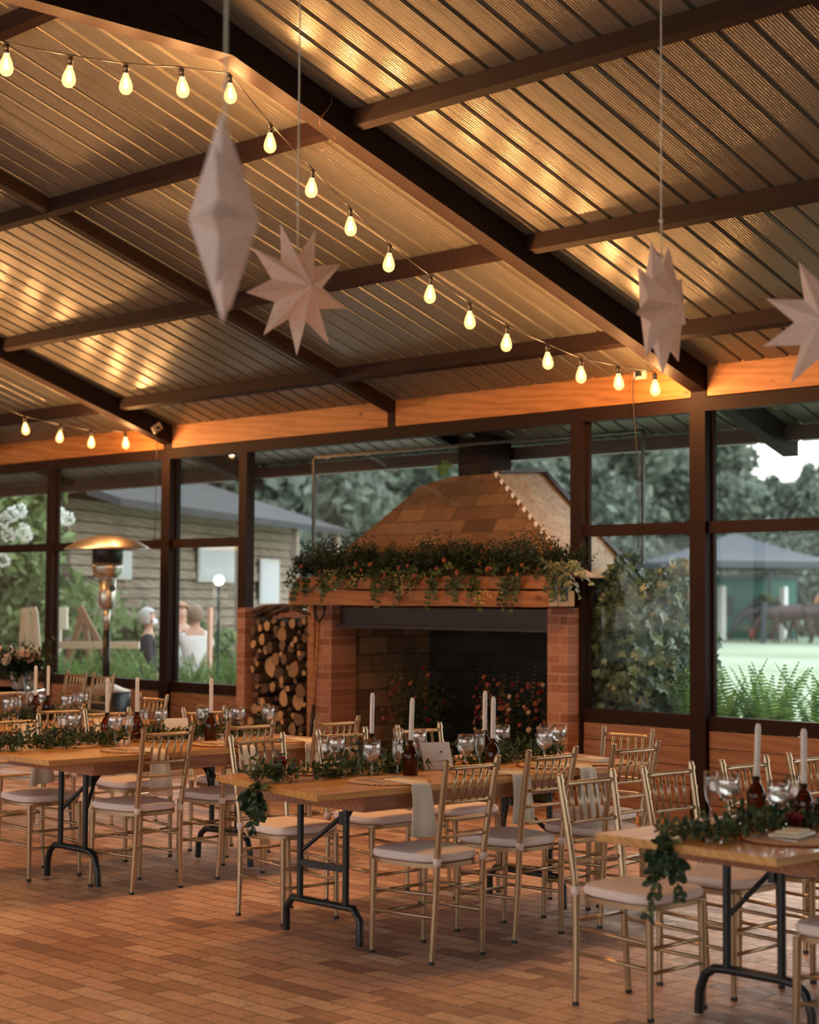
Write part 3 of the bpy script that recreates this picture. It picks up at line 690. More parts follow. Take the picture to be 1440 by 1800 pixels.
# ------------------------------------------------------------------ chiavari chair
def ringed(mb, pts, r, zs=()):
    mb.tube(pts, r, 9)
def rings(mb, a, b, ts, r):
    a, b = Vector(a), Vector(b); d = (b-a).normalized()
    for t_ in ts:
        c = a.lerp(b, t_)
        for q in (-.006, 0, .006): mb.tube([c+d*(q-.0018), c+d*(q+.0018)], r+.0015, 9)
def make_chair():
    t_ = empty('chiavari_chair'); g = mats['gold']
    def rx(z):      # rear post x against height: splayed foot, forward at the seat, leaning back at the top
        return -.20-.016*(z/.45) if z < .45 else -.216-.074*((z-.45)/.455)**1.2
    def ry(z): return .168-.018*math.sin(min(1, z/.45)*PI/2) if z < .45 else .150+.018*((z-.45)/.455)
    zs = [.012, .15, .30, .42, .50, .62, .75, .905]
    for s in (-1, 1):
        m = MB(); P = [(rx(z), s*ry(z), z) for z in zs]
        m.tube(P, [.0125, .0135, .0145, .0155, .0155, .015, .0145, .0135], 10)
        m.lathe([(.0135, 0), (.011, .006), (0, .008)], 10, (rx(.905), s*ry(.905), .905))
        for z in (.17, .26, .56, .70, .80, .885, .14): m.tube([(rx(z-.007), s*ry(z-.007), z-.007), (rx(z+.007), s*ry(z+.007), z+.007)], .0168 if z > .2 else .0150, 10)
        o = m.build('rear_leg', g, t_, auto=40)
        MB().tube([(rx(0), s*ry(0), 0), (rx(.014), s*ry(.014), .014)], .0145, 10).build('foot_cap', mats['black'], o)
        m = MB(); F0 = (.180, s*.168, .012); F1 = (.172, s*.166, .43)
        m.tube([F0, F1], [.0125, .0165], 10); rings(m, F0, F1, (.33, .62), .0145)
        o = m.build('front_leg', g, t_, auto=40)
        MB().tube([(.1805, s*.168, 0), (.180, s*.168, .014)], .0145, 10).build('foot_cap', mats['black'], o)
    def rail(z, r=.0085, bow=.02):
        return [(rx(z)-bow*(1-(k/3)**2), ry(z)*k/3, z) for k in range(-3, 4)]
    m = MB(); m.tube(rail(.868, .0105, .012), .0105, 8); m.tube(rail(.715, .009, .012), .0090, 8)
    br = m.build('backrest', g, t_, smooth=True)
    sp_ = MB()
    for k in range(5):
        u = (k-2)/2*.62; bw = .012*(1-u*u)
        a = (rx(.715)-bw, u*ry(.715), .715); c = (rx(.868)-bw, u*ry(.868), .868)
        s_ = MB().tube([a, c], .0072, 8); rings(s_, a, c, (.38,), .0072); s_.build('spindle', g, br, smooth=True)
    for z in (.638, .560): MB().tube(rail(z, .008, .006), .0082, 8).build('back_rail', g, t_, smooth=True)
    # seat frame
    out = []
    for k in range(32):
        a = 2*PI*k/32; e = .55; cx, sy = math.cos(a), math.sin(a)
        X_ = .205*abs(cx)**e*(1 if cx > 0 else -1); Y_ = abs(sy)**e*(1 if sy > 0 else -1)
        out.append((X_-.008, Y_*(.185+.10*(X_)), ))
    m = MB(); m.prism(out, .418, .438); m.build('seat_frame', g, t_, auto=40)
    # cushion
    m = MB(); prof = [(.95, .439), (1.0, .443), (1.035, .452), (1.03, .468), (1.005, .4745), (1.012, .477), (1.0, .4785), (.93, .483), (.7, .489), (.35, .493), (.02, .494)]
    n = 32; vs = []
    for s_, z in prof: vs += [((x+.002)*s_+.004, y*s_, z) for x, y in out]
    fs = [tuple(range(n-1, -1, -1))]
    for i in range(len(prof)-1):
        for k in range(n): a = i*n+k; c = i*n+(k+1) % n; fs.append((a, c, c+n, a+n))
    fs.append(tuple((len(prof)-1)*n+k for k in range(n)))
    m.add(vs, fs); cu = m.build('cushion', mats['cushion'], t_, smooth=True)
    for s in (-1, 1):
        MB().tube([(rx(.435), s*ry(.435), .434), (rx(.47), s*ry(.47), .468)], .0185, 10).build('cushion_tie', mats['cushion'], cu, smooth=True)
    for s in (-1, 1):
        for za, zb in ((.305, .292), (.205, .195)):
            MB().tube([(rx(za), s*ry(za), za), (.176, s*.167, zb)], .0082, 8).build('stretcher', g, t_, smooth=True)
    for z in (.275, .18): MB().tube([(.176, -.166, z), (.176, .166, z)], .0082, 8).build('stretcher', g, t_, smooth=True)
    MB().tube([(rx(.33), -ry(.33), .33), (rx(.33), ry(.33), .33)], .0082, 8).build('stretcher', g, t_, smooth=True)
    return t_
chair = make_chair()
def put_chair(x, y, face, label, dr=0.0):
    """x, y: middle of the top of the back; face: angle the sitter looks along"""
    f = face+dr; return place(chair, (x+(.288 if f > 1 or f < -1 else .25)*math.cos(f), y+.03+.288*math.sin(f), 0), f, label, 'chair', 'gold chiavari chairs with blush cushions')
W_, E__, N_, S_ = PI, 0.0, PI/2, -PI/2
G = 'gold chair, '
for x, y, f, l, dr in (
    (-5.50, 5.64, W_, 'front one of the row with backs across the hearth table', .02),
    (-5.59, 6.28, W_, 'second of the hearth table row whose back hides the hanging napkin', .0),
    (-5.55, 6.86, W_, 'last of the row backing onto the fern table', -.03),
    (-6.21, 7.61, S_, 'alone at the far head of the hearth table, back against the dado', .03),
    (-7.15, 5.76, E__, 'nearest on the wood store side of the hearth table, under the garland tail', -.05),
    (-7.17, 6.37, E__, 'middle of the wood store side of the hearth table, beneath a napkin', -.04),
    (-7.14, 6.93, E__, 'far end of the wood store side of the hearth table, behind two goblets', .0),
    (-7.90, 5.71, W_, 'standing clear at the near corner of the second table, its whole back showing', .03),
    (-8.01, 6.38, W_, 'second along the hearth side of the second table', .0),
    (-7.90, 6.95, W_, 'third along the hearth side of the second table, before the shovel', .0),
    (-4.70, 5.53, E__, 'nearest of the fern table, whole seat and legs in view under trailing leaves', .0),
    (-4.70, 6.07, E__, 'second on the hearth side of the fern table, against the dark post', .0),
    (-4.66, 6.58, E__, 'third on the hearth side of the fern table, behind the first candle', .0),
    (-4.66, 7.10, E__, 'fourth on the hearth side of the fern table, behind the second candle', .0),
    (-9.17, 5.53, E__, 'cut by the picture edge, beside the second table', .0),
    (-9.42, 6.36, E__, 'tucked at the second table behind two goblets', .0),
    (-9.15, 6.93, E__, 'at the second table behind the folded card', .0),
    (-9.85, 6.27, W_, 'between the heater table and the second table', .0),
    (-10.62, 7.55, S_, 'at the head of the heater table, in front of the heater base', .0),
    (-14.25, 9.25, S_, 'far off against the window sill, the one further from the heater', .0),
    (-13.72, 9.2, S_, 'far off against the window sill, partly behind the heater pole', .0)):
    put_chair(x, y, f, G+l, dr)
# near chair at the picture's lower corner, seen from its front
put_chair(-3.12, 5.49, W_, G+'cropped in the lower corner with only its seat front showing', 0)

# ------------------------------------------------------------------ tables
def make_table(name, x0, x1, y0, y1, label, style, skew=0.0, endleg=.42, legdx=0.0):
    cx = (x0+x1)/2; e = empty(name, (cx, y0, 0), label=label, cat='table', group='folding banquet tables'); w = (x1-x0)/2; Ln = y1-y0
    m = MB(); nb = 5
    for i in range(nb):
        a = -w+2*w*i/nb; b = -w+2*w*(i+1)/nb
        sk = lambda xx: skew*(w-xx)/(2*w)
        m.prism([(a+.0006, sk(a)), (b-.0006, sk(b)), (b-.0006, Ln+sk(b)), (a+.0006, Ln+sk(a))], .727, .757)
    m.build('tabletop', mats['table'], e, bevel=.002)
    m = MB(); xi = w-.035
    for s in (-1, 1): m.span((s*xi-.012, .30, .655), (s*xi+.012, Ln-.30, .727))
    for y in (.31, Ln-.31): m.span((-xi, y-.012, .655), (xi, y+.012, .727))
    m.build('apron', mats['apron'], e)
    for yl, sg in ((endleg, 1), (Ln-endleg, -1)):
        m = MB(); r = .0165; px1 = .125; ft = .24; zk = .20
        for s in (-1, 1): m.tube([(s*(px1 if style == 'curved' else .165), yl, .70), (s*(px1 if style == 'curved' else .165), yl, zk if style == 'curved' else .17)], r, 12)
        if style == 'curved':
            pts_ = [(-ft-.02, yl, .012), (-ft-.015, yl, .10), (-ft+.01, yl, .165), (-ft+.055, yl, .195), (-.12, yl, .20), (.12, yl, .20), (ft-.055, yl, .195), (ft-.01, yl, .165), (ft+.015, yl, .10), (ft+.02, yl, .012)]
        else:
            ft = .265; pts_ = [(-ft, yl, .012), (-ft, yl, .125), (-ft+.045, yl, .175), (ft-.045, yl, .175), (ft, yl, .125), (ft, yl, .012)]
        m.tube(pts_, r+.002, 12)
        if style != 'curved': m.span((-.165, yl-.01, .335), (.165, yl+.01, .365))
        m.tube([(-.3, yl, .706), (.3, yl, .706)], .012, 8)
        lg = m.build('leg', mats['black'], e, auto=45, loc=(legdx, 0, 0))
        b_ = MB(); b_.tube([(-.165 if style != 'curved' else -.125, yl, .40), (-.02, yl+sg*.12, .56), (.02, yl+sg*.24, .70)], .011, 8)
        b_.tube([(.165 if style != 'curved' else .125, yl, .40), (.03, yl+sg*.12, .56), (.02, yl+sg*.24, .70)], .011, 8).lathe([(.02, -.03), (.02, .03)], 8, (.005, yl+sg*.12, .565))
        b_.build('brace', mats['black'], lg, auto=45)
    return e
T1 = make_table('banquet_table', -6.82, -5.845, 5.05, 7.40, 'pine topped folding table in front of the hearth with angular black legs', 'angled', .19, .46)
T2 = make_table('banquet_table', -8.92, -7.99, 5.04, 7.12, 'pine topped folding table second from the heater, before the wood store', 'curved', .0, .50, -.07)
T3 = make_table('banquet_table', -4.235, -3.417, 4.99, 7.40, 'pine topped folding table nearest the camera by the fern window', 'curved', .03, .62, -.12)
T4 = make_table('banquet_table', -11.10, -10.20, 5.05, 7.25, 'pine topped folding table nearest the patio heater', 'curved', .0, .50)
TZ = .757

# glassware, bottles, candles
def make_goblet():
    e = empty('water_goblet'); pr_ = [(.033, 0), (.034, .003), (.010, .008), (.0045, .02), (.0045, .075), (.009, .082), (.026, .092), (.040, .112), (.044, .135), (.042, .162), (.0385, .188), (.0365, .188), (.040, .162), (.042, .135), (.038, .113), (.024, .095), (.004, .086), (0, .086)]
    MB().lathe(pr_, 24).build('glass', mats['wineglass'], e, smooth=True)
    MB().lathe([(0, .0875), (.022, .0965), (.0365, .114), (.0403, .135), (.0400, .150), (.038, .1555), (0, .1565)], 24).build('water', mats['water'], e, smooth=True)
    return e
def make_flute():
    e = empty('champagne_flute'); pr_ = [(.028, 0), (.029, .003), (.008, .008), (.004, .02), (.004, .055), (.010, .068), (.020, .09), (.0255, .125), (.0268, .165), (.0255, .195), (.0240, .195), (.0252, .165), (.024, .125), (.018, .092), (.004, .072), (0, .072)]
    MB().lathe(pr_, 20).build('glass', mats['wineglass'], e, smooth=True); return e
def make_bottle():
    e = empty('amber_bottle')
    MB().lathe([(.034, 0), (.0375, .006), (.0375, .100), (.036, .108), (.022, .135), (.013, .148), (.0125, .158), (.0155, .160), (.0155, .170), (.0115, .170), (.010, .150), (.0, .150)], 20).build('glass', mats['amber'], e, smooth=True)
    return e
def make_candle():
    e = empty('taper_candle')
    MB().lathe([(.009, 0), (.0095, .02), (.0115, .03), (.0118, .22), (.0075, .236), (.0, .238)], 8).build('wax', mats['wax'], e)
    MB().tube([(0, 0, .236), (.001, 0, .246)], .0012, 5).build('wick', mats['black'], e); return e
gob, flu, bot, can = make_goblet(), make_flute(), make_bottle(), make_candle()
def put_goblet(x, y, l): place(gob, (x, y, TZ), 0, 'goblet of iced water '+l, 'glass', 'water goblets')
def put_flute(x, y, l): place(flu, (x, y, TZ), 0, 'empty champagne flute '+l, 'glass', 'champagne flutes')
def put_bottle(x, y, l, cl, lean=(0, 0)):
    place(bot, (x, y, TZ), 0, 'brown bottle candle holder '+l, 'bottle', 'amber bottles')
    c = place(can, (x, y, TZ+.140), 0, 'tall ivory taper candle '+cl, 'candle', 'taper candles'); c.rotation_euler = (lean[0], lean[1], 0)
for x, y, l in ((-6.20, 5.70, 'front most on the hearth table'), (-6.14, 6.28, 'beside the folded card on the hearth table'), (-6.13, 6.86, 'paired with a flute near the far end of the hearth table'), (-6.28, 7.14, 'last on the hearth table toward the ferns'),
                (-6.50, 5.74, 'on the wood store side of the hearth table'), (-6.56, 6.36, 'behind the second candle bottle of the hearth table'), (-6.49, 6.92, 'behind the close pair of candles'),
                (-8.80, 5.72, 'at the second table, nearest the garland tail'), (-8.50, 5.80, 'at the second table, before the tall front chair'), (-8.83, 6.36, 'at the second table, behind the folded card'), (-8.86, 6.70, 'at the second table, just past the card'), (-8.66, 6.83, 'at the second table, past the candle bottle'), (-8.60, 7.02, 'at the second table, nearest the fireplace'),
                (-4.10, 5.66, 'at the fern table, left of the first amber bottle'), (-3.84, 5.62, 'at the fern table, between the two amber bottles'), (-3.95, 6.42, 'at the fern table, behind the second candle'),
                (-10.45, 6.27, 'on the heater table at the picture edge'), (-10.86, 6.80, 'on the heater table between two amber bottles'), (-10.50, 6.76, 'on the heater table, first past the bottles'), (-10.75, 7.06, 'on the heater table, closest to the heater base')):
    put_goblet(x, y, l)
for x, y, l in ((-6.19, 5.86, 'between goblet and bottle at the front of the hearth table'), (-6.60, 6.25, 'behind the front bottles of the hearth table'), (-6.235, 6.48, 'beside the paired candles'), (-6.33, 7.08, 'between the last two goblets of the hearth table'), (-6.47, 5.62, 'on the wood store side of the hearth table'),
                (-8.72, 5.58, 'at the second table by the garland tail'), (-8.46, 5.87, 'at the second table next to the front goblet'), (-8.87, 6.26, 'at the second table by the first bottle'), (-8.74, 6.60, 'at the second table before the card'), (-8.62, 6.72, 'at the second table beside the candle bottle'), (-8.66, 7.05, 'at the second table near the fireplace end'),
                (-4.17, 5.64, 'at the fern table, first in its row'), (-3.86, 5.74, 'at the fern table, half behind a goblet'), (-4.0, 6.32, 'at the fern table, behind the second bottle'),
                (-10.50, 6.37, 'on the heater table beside the edge goblet'), (-10.75, 6.61, 'on the heater table before the bottles'), (-10.60, 6.90, 'on the heater table between two goblets')):
    put_flute(x, y, l)
put_bottle(-6.22, 5.975, 'in the open at the front of the hearth table', 'leaning slightly, second from the front of the hearth table', (.0, .05))
put_bottle(-6.66, 6.12, 'hidden behind the front goblet of the hearth table', 'above the front goblet of the hearth table', (0, .02))
put_bottle(-6.04, 6.37, 'behind a chair back, beside the paired goblets', 'the nearer of the close pair on the hearth table', (0, .02))
put_bottle(-6.44, 6.73, 'the further of the close pair on the hearth table', 'the further of the close pair on the hearth table', (0, .01))
put_bottle(-8.80, 6.16, 'near end of the second table, behind a chair post', 'thin one rising behind the chair in front', (0, 0))
put_bottle(-8.46, 6.46, 'between flutes on the second table, by the card', 'above the dark bottle between flutes on the second table', (0, .0))
put_bottle(-9.00+.15, 5.98, 'hidden behind the flutes at the near end of the second table', 'first along the second table', (0, -.01))
put_bottle(-4.08, 5.82, 'first on the fern table, in the open', 'first on the fern table', (0, .04))
put_bottle(-3.80, 5.73, 'second on the fern table, by the leaves', 'second on the fern table', (0, 0))
put_bottle(-10.70, 6.63, 'first on the heater table', 'first on the heater table', (0, 0))
put_bottle(-10.65, 6.70, 'second on the heater table', 'second on the heater table', (0, 0))

# placemats, napkins, cutlery
mat_jute = MB().lathe([(.0, .001), (.185, .001), (.19, .004), (.185, .007), (.0, .0075)], 40)
def make_mat():
    e = empty('round_placemat'); mat_jute.build('woven_mat', mats['jute'], e, smooth=False)
    m = MB()
    for k in range(90):
        a = 2*PI*k/90; m.leaf((.183*math.cos(a), .183*math.sin(a), .004), (math.cos(a+rnd(-.3, .3)), math.sin(a+rnd(-.3, .3)), rnd(-.1, .1)), (0, 0, 1), .02, .012, 'long')
    m.build('fringe', mats['jute'], e); return e
def make_mat_red():
    e = empty('round_placemat'); mat_jute.build('woven_mat', mats['jute'], e)
    m = MB()
    for k in range(90):
        a = 2*PI*k/90; m.leaf((.183*math.cos(a), .183*math.sin(a), .004), (math.cos(a+rnd(-.3, .3)), math.sin(a+rnd(-.3, .3)), rnd(-.1, .1)), (0, 0, 1), .024, .014, 'long')
    m.build('fringe', mats['red'], e); return e
def make_napkin(drop, w=.175):
    """local +x points over the table edge at x=0"""
    m = MB(); path = [(-.20, .012), (-.12, .010), (-.05, .010), (-.012, .009), (.004, .004), (.012, -.012), (.014, -.06), (.017, -drop*.55), (.018, -drop)]
    n = 10; vs = []
    for j, (x, z) in enumerate(path):
        wj = w*(.5 if j < 2 else .62 if j < 5 else .72+.28*max(0, -z/drop))
        for i in range(n+1):
            u = -1+2*i/n; vs.append((x+.010*math.sin(u*5+1)*(1 if j > 5 else .2), u*wj/2+.006*math.sin(j), z+(.002*math.sin(u*7) if j < 4 else (-.008*u if j == len(path)-1 else 0))))
    m.add(vs, [(j*(n+1)+i, (j+1)*(n+1)+i, (j+1)*(n+1)+i+1, j*(n+1)+i+1) for j in range(len(path)-1) for i in range(n)])
    o = m.build('linen_napkin', mats['linen'], smooth=True); s = o.modifiers.new('s', 'SOLIDIFY'); s.thickness = .004; s.offset = 1; return o
mat1, mat2 = make_mat(), make_mat_red(); nap = make_napkin(.235)
def make_fork():
    m = MB().bar((-.10, 0, 0), (.02, 0, .001), .006, .0025, (0, 0, 1)).bar((.02, 0, .001), (.04, 0, .003), .02, .002)
    for k in (-1.5, -.5, .5, 1.5): m.bar((.038, k*.006, .003), (.085, k*.0055, .004), .0025, .0018)
    return m.build('dinner_fork', mats['silver'])
def make_knife():
    m = MB().bar((-.10, 0, 0), (0, 0, 0), .011, .004).prism([(0, -.006), (.08, -.008), (.11, .0), (.10, .006), (0, .006)], -.001, .001)
    return m.build('dinner_knife', mats['silver'])
fork, knife = make_fork(), make_knife()
def setting(x, y, side, who, red=False, napkin=True, edge=None):
    mx_ = x-side*.215
    place(mat2 if red else mat1, (mx_, y, TZ+.001), rnd(0, 3), 'round woven placemat %s' % who, 'placemat', 'woven placemats')
    if napkin:
        o = place(nap, (x, y, TZ), 0 if side > 0 else PI, 'cream napkin hanging down %s' % who, 'napkin', 'hanging napkins')
    o = place(fork, (mx_-side*.02, y+.10, TZ+.0125), PI*(side > 0)+.08, 'steel fork on the placemat %s' % who, 'fork', 'forks')
    o = place(knife, (mx_-side*.02, y-.10, TZ+.0125), PI*(side > 0)-.08, 'steel knife on the placemat %s' % who, 'knife', 'knives')
setting(-5.845, 5.68, 1, 'at the near corner of the hearth table')
setting(-5.845, 6.36, 1, 'between the two chair backs of the hearth table')
setting(-5.845, 6.86, 1, 'before the third chair of the hearth table', True)
setting(-6.82, 5.72, -1, 'on the wood store side of the hearth table, nearest', True, False)
setting(-6.82, 6.36, -1, 'on the wood store side of the hearth table, middle', False, False)
setting(-6.82, 6.92, -1, 'on the wood store side of the hearth table, furthest', False, False)
setting(-7.99, 5.74, 1, 'before the tall front chair of the second table')
setting(-7.99, 6.36, 1, 'at the middle of the second table', True)
setting(-7.99, 6.86, 1, 'at the end of the second table facing the shovel')
setting(-8.92, 5.6, -1, 'on the heater side of the second table, nearest', False, True)
setting(-8.92, 6.3, -1, 'on the heater side of the second table, middle', False, False)
setting(-4.235, 5.42, -1, 'on the near corner of the fern table', False, False)
setting(-4.235, 6.10, -1, 'behind the goblets of the fern table', False, False)
setting(-3.417, 5.42, 1, 'with red fringe at the picture edge of the fern table', True, False)
setting(-10.20, 6.25, 1, 'on the heater table between chair backs')
setting(-10.20, 6.85, 1, 'on the heater table near its head', True)
# end place at the far head of the hearth table
place(mat2, (-6.05, 7.16, TZ+.001), 1.0, 'red fringed placemat with a folded napkin at the far corner of the hearth table', 'placemat', 'woven placemats')
m = MB(); m.box((0, 0, .012), (.16, .11, .010)); m.box((.01, 0, .021), (.13, .09, .008))
tag(m.build('folded_napkin', mats['linen'], bevel=.003, loc=(-6.05, 7.16, TZ+.003)), 'folded white napkin lying flat at the far corner of the hearth table', 'napkin')
for x, y, l in ((-3.98, 5.40, 'on the near corner placemat of the fern table'), (-3.66, 5.44, 'by the red placemat of the fern table'), (-4.02, 6.10, 'behind the goblets of the fern table')):
    o = MB().box((0, 0, .016), (.12, .17, .012)).box((0, .01, .026), (.09, .13, .008)).build('folded_napkin', mats['linen'], bevel=.004, loc=(x, y, TZ+.002)); o.rotation_euler = (0, 0, rnd(-.5, .5))
    tag(o, 'folded pale napkin '+l, 'napkin')

# tent cards (blank)
def tent_card(x, y, rz, l, s=1.0):
    m = MB(); h = .115*s; w = .135*s; d = .065*s
    m.prism([(-d, 0), (-d+.002, 0), (.0, h-.003), (d-.002, 0), (d, 0), (.001, h), (-.001, h)], -w/2, w/2, lambda a, b, q: (a, q, b))
    o = m.build('tent_card', mats['paper'], loc=(x, y, TZ+.002)); o.rotation_euler = (0, 0, rz); tag(o, l, 'card')
tent_card(-6.36, 6.28, -.45, 'white folded card standing among leaves on the hearth table', 1.15)
tent_card(-8.68, 6.36, -.45, 'white folded card standing on the second table beside a chair back', 1.1)

# eucalyptus runners
def runner(name, x, y0, y1, label, tail=True, flowers=(), n=150, taildir=-1, tailx=0, tlen=.33):
    e = empty(name, (x, y0, TZ+.01), label=label, cat='garland', group='eucalyptus table garlands'); b = MB(); b2 = MB(); Ln = y1-y0
    for i in range(int(n*1.35)):
        y = rnd(.03, Ln); sprig(b, (rnd(-.05, .05), y, rnd(.0, .025)), (rnd(-1, 1), rnd(-.6, .6), rnd(.02, .45)), rnd(.08, .15), 4, .022, .046, 'round' if i % 3 else 'long', .25, False)
    for i in range(26):
        y = rnd(.05, Ln); b2.leaf((rnd(-.10, .10), y, rnd(.02, .05)), (rnd(-1, 1), rnd(-1, 1), .2), (0, 0, 1), .055, .055, 'round')
    if tail:
        for q in range(5):
            p0 = Vector((tailx+rnd(-.05, .05), .06, .015)); a = rnd(-.6, .6)
            sprig(b, p0+Vector((0, -.06, 0)), (a*.5, -1, -.15), rnd(.10, .2), 5, .035, .055, 'round', 2.2, False)
        for q, (dx, ln) in enumerate(((-.03, tlen), (.03, tlen*.7), (-.06, tlen*.5))):
            sprig(b, (tailx+dx, -.035, -.02), (rnd(-.15, .15), -.12, -1), ln, 9, .040, .06, 'round', .2)
    b.build('foliage', mats['euc'], e); b2.build('pale_leaves', mats['pale'], e)
    for (k, p, r) in flowers: add_flower(e, k, p, r, 'flower', (.3, -.6, .8))
    return e
runner('table_garland', -6.42, 5.13, 7.3, 'eucalyptus garland along the hearth table trailing off its near end', True, [('deepred', (-.11, .28, .05), .035)], 170, tailx=.10, tlen=.20)
runner('table_garland', -8.66, 5.08, 7.1, 'eucalyptus garland along the second table, pale leaves hanging off its end', True, [], 150, tailx=-.05, tlen=.2)
runner('table_garland', -3.88, 5.05, 7.2, 'eucalyptus garland along the fern table with a long hanging sprig', True, [('deepred', (.12, .55, .03), .03)], 170, tailx=.0, tlen=.26)
runner('table_garland', -10.66, 5.2, 7.1, 'eucalyptus garland along the heater table', False, [], 110)

# ------------------------------------------------------------------ string lights
def bulb_parts(parent, p, tilt):
    """one filament bulb with its socket, hung below point p (parent space)"""
    q = Euler((tilt[0], tilt[1], 0)).to_matrix()
    g = bpy.data.objects.new('bulb', BULB_GLASS); COL.objects.link(g); g.parent = parent; g.location = p; g.rotation_euler = (tilt[0], tilt[1], rnd(0, 3))
    for nm, me in (('socket', BULB_SOCK), ('filament', BULB_FIL)):
        s = bpy.data.objects.new(nm, me); COL.objects.link(s); s.parent = g
    li = bpy.data.objects.new('bulb_light', BULB_LIGHT); COL.objects.link(li); li.parent = g; li.location = (0, 0, -.11)
    return g
BULB_GLASS = MB().lathe([(.013, -.045), (.017, -.06), (.028, -.085), (.036, -.112), (.0375, -.128), (.034, -.145), (.022, -.160), (.004, -.167), (0, -.167)], 20).mesh('bulb_glass', True, mats['bulb'])
BULB_SOCK = MB().lathe([(.006, .005), (.014, 0), (.0165, -.008), (.0165, -.03), (.0145, -.032), (.0165, -.036), (.0165, -.048), (.013, -.052), (0, -.052)], 16).mesh('bulb_socket', True, mats['cord'])
f_ = MB()
for k in range(6):
    a = 2*PI*k/6; f_.tube([(.004*math.cos(a), .004*math.sin(a), -.075), (.012*math.cos(a), .012*math.sin(a), -.13)], .0016, 5)
BULB_FIL = f_.mesh('bulb_filament', False, mats['filament'])
BULB_LIGHT = bpy.data.lights.new('bulb_light', 'POINT'); BULB_LIGHT.energy = BULB_W; BULB_LIGHT.color = (1.0, .46, .155); BULB_LIGHT.shadow_soft_size = .03
def string_light(name, pts, label, ends=(None, None), tilts=None):
    o0 = Vector(pts[0]); e = empty(name, o0, label=label, cat='string lights', group=None)
    P = [Vector(p)-o0 for p in pts]; full = ([Vector(ends[0])-o0] if ends[0] else [])+P+([Vector(ends[1])-o0] if ends[1] else [])
    cd = []
    for a, b in zip(full[:-1], full[1:]):
        for k in range(4): t_ = k/4; cd.append(a.lerp(b, t_)+Vector((0, 0, .012-.02*4*t_*(1-t_)*(b-a).length*.4)))
    cd.append(full[-1]+Vector((0, 0, .012)))
    MB().tube(cd, .0042, 6).build('cord', mats['cord'], e, smooth=True)
    for i, p in enumerate(P): bulb_parts(e, p, (rnd(-.08, .08), (tilts[i] if tilts else rnd(-.1, .1))))
    return e
S1 = [(4.689, 4.49), (5.077, 4.507), (5.431, 4.541), (5.808, 4.603), (6.148, 4.64), (6.456, 4.407), (6.786, 4.193), (7.091, 4.006), (7.428, 3.829), (7.79, 3.676), (8.146, 3.546), (8.511, 3.437), (8.911, 3.357), (9.262, 3.294), (9.666, 3.281), (10.088, 3.276)]
off = [(y, z) for y, z in ((2.5, 4.44), (2.9, 4.43), (3.3, 4.43), (3.7, 4.43), (4.2, 4.46))]
string_light('string_lights', [(-7.95, y, z) for y, z in off+S1], 'long string of warm filament bulbs swooping from the ridge down to the timber beam', (None, (-8.26, 10.37, 3.335)))
S2 = [(8.826-.36*3, 3.70), (8.826-.36*2, 3.55), (8.826-.36, 3.42), (8.826, 3.316), (9.23, 3.269), (9.581, 3.239), (9.975, 3.256)]
off2 = [(y, z) for y, z in ((5.9, 4.60), (6.3, 4.42), (6.7, 4.22), (7.1, 4.02), (7.45, 3.85))]
string_light('string_lights', [(-14.52, y, z) for y, z in off2+S2], 'string of warm bulbs ending near the corner outlet above the heater', (None, (-14.46, 10.3, 3.31)))
S4 = [(-20.8, y, 4.5-.33*max(0, y-6)+.0) for y in (4.4, 5.4, 6.4, 7.4, 8.4, 9.4)]
string_light('string_lights', S4, 'string of warm bulbs along the farthest rafter')

# outlets with cords
def outlet(loc, rz, label, cordpts, tiltz=0):
    e = empty('wall_outlet', loc, rz, label=label, cat='outlet')
    MB().box((0, 0, 0), (.115, .02, .075)).build('cover_plate', mats['white_p'], e, bevel=.003).rotation_euler = (0, tiltz, 0)
    MB().box((0, -.02, 0), (.045, .03, .03)).build('plug', mats['black'], e, bevel=.003)
    MB().tube(cordpts, .0038, 6).build('cord', mats['cord'], e, smooth=True)
outlet((-8.31, YW-.03, 3.325), 0, 'white outlet plate on the orange beam with black cord hanging down the glass', [(-.005, -.03, -.005), (-.04, -.03, -.04), (-.05, -.03, -.12), (-.03, -.03, -.35), (0, -.028, -.7), (.01, -.026, -1.0), (.005, -.026, -1.32)])
outlet((-14.27, 10.18, 3.30), PI/2, 'tilted white outlet plate on the rafter foot above the heater window', [(0, -.03, 0), (-.02, -.035, -.05), (-.02, -.03, -.5), (-.03, -.035, -1.0), (-.03, -.03, -1.14)], -.6)
m = MB().tube([(-7.695, 6.726, 4.62), (-7.69, 6.70, 4.52), (-7.69, 6.617, 4.42), (-7.69, 6.62, 4.39), (-7.69, 6.72, 4.36), (-7.695, 6.75, 4.33), (-7.69, 6.71, 4.29), (-7.70, 6.60, 4.22)], .0025, 5)
tag(m.build('loose_wire', M_plain('copper_wire', (.45, .22, .10), .4, .6), smooth=True), 'thin curled copper wire hanging from the main rafter', 'wire')

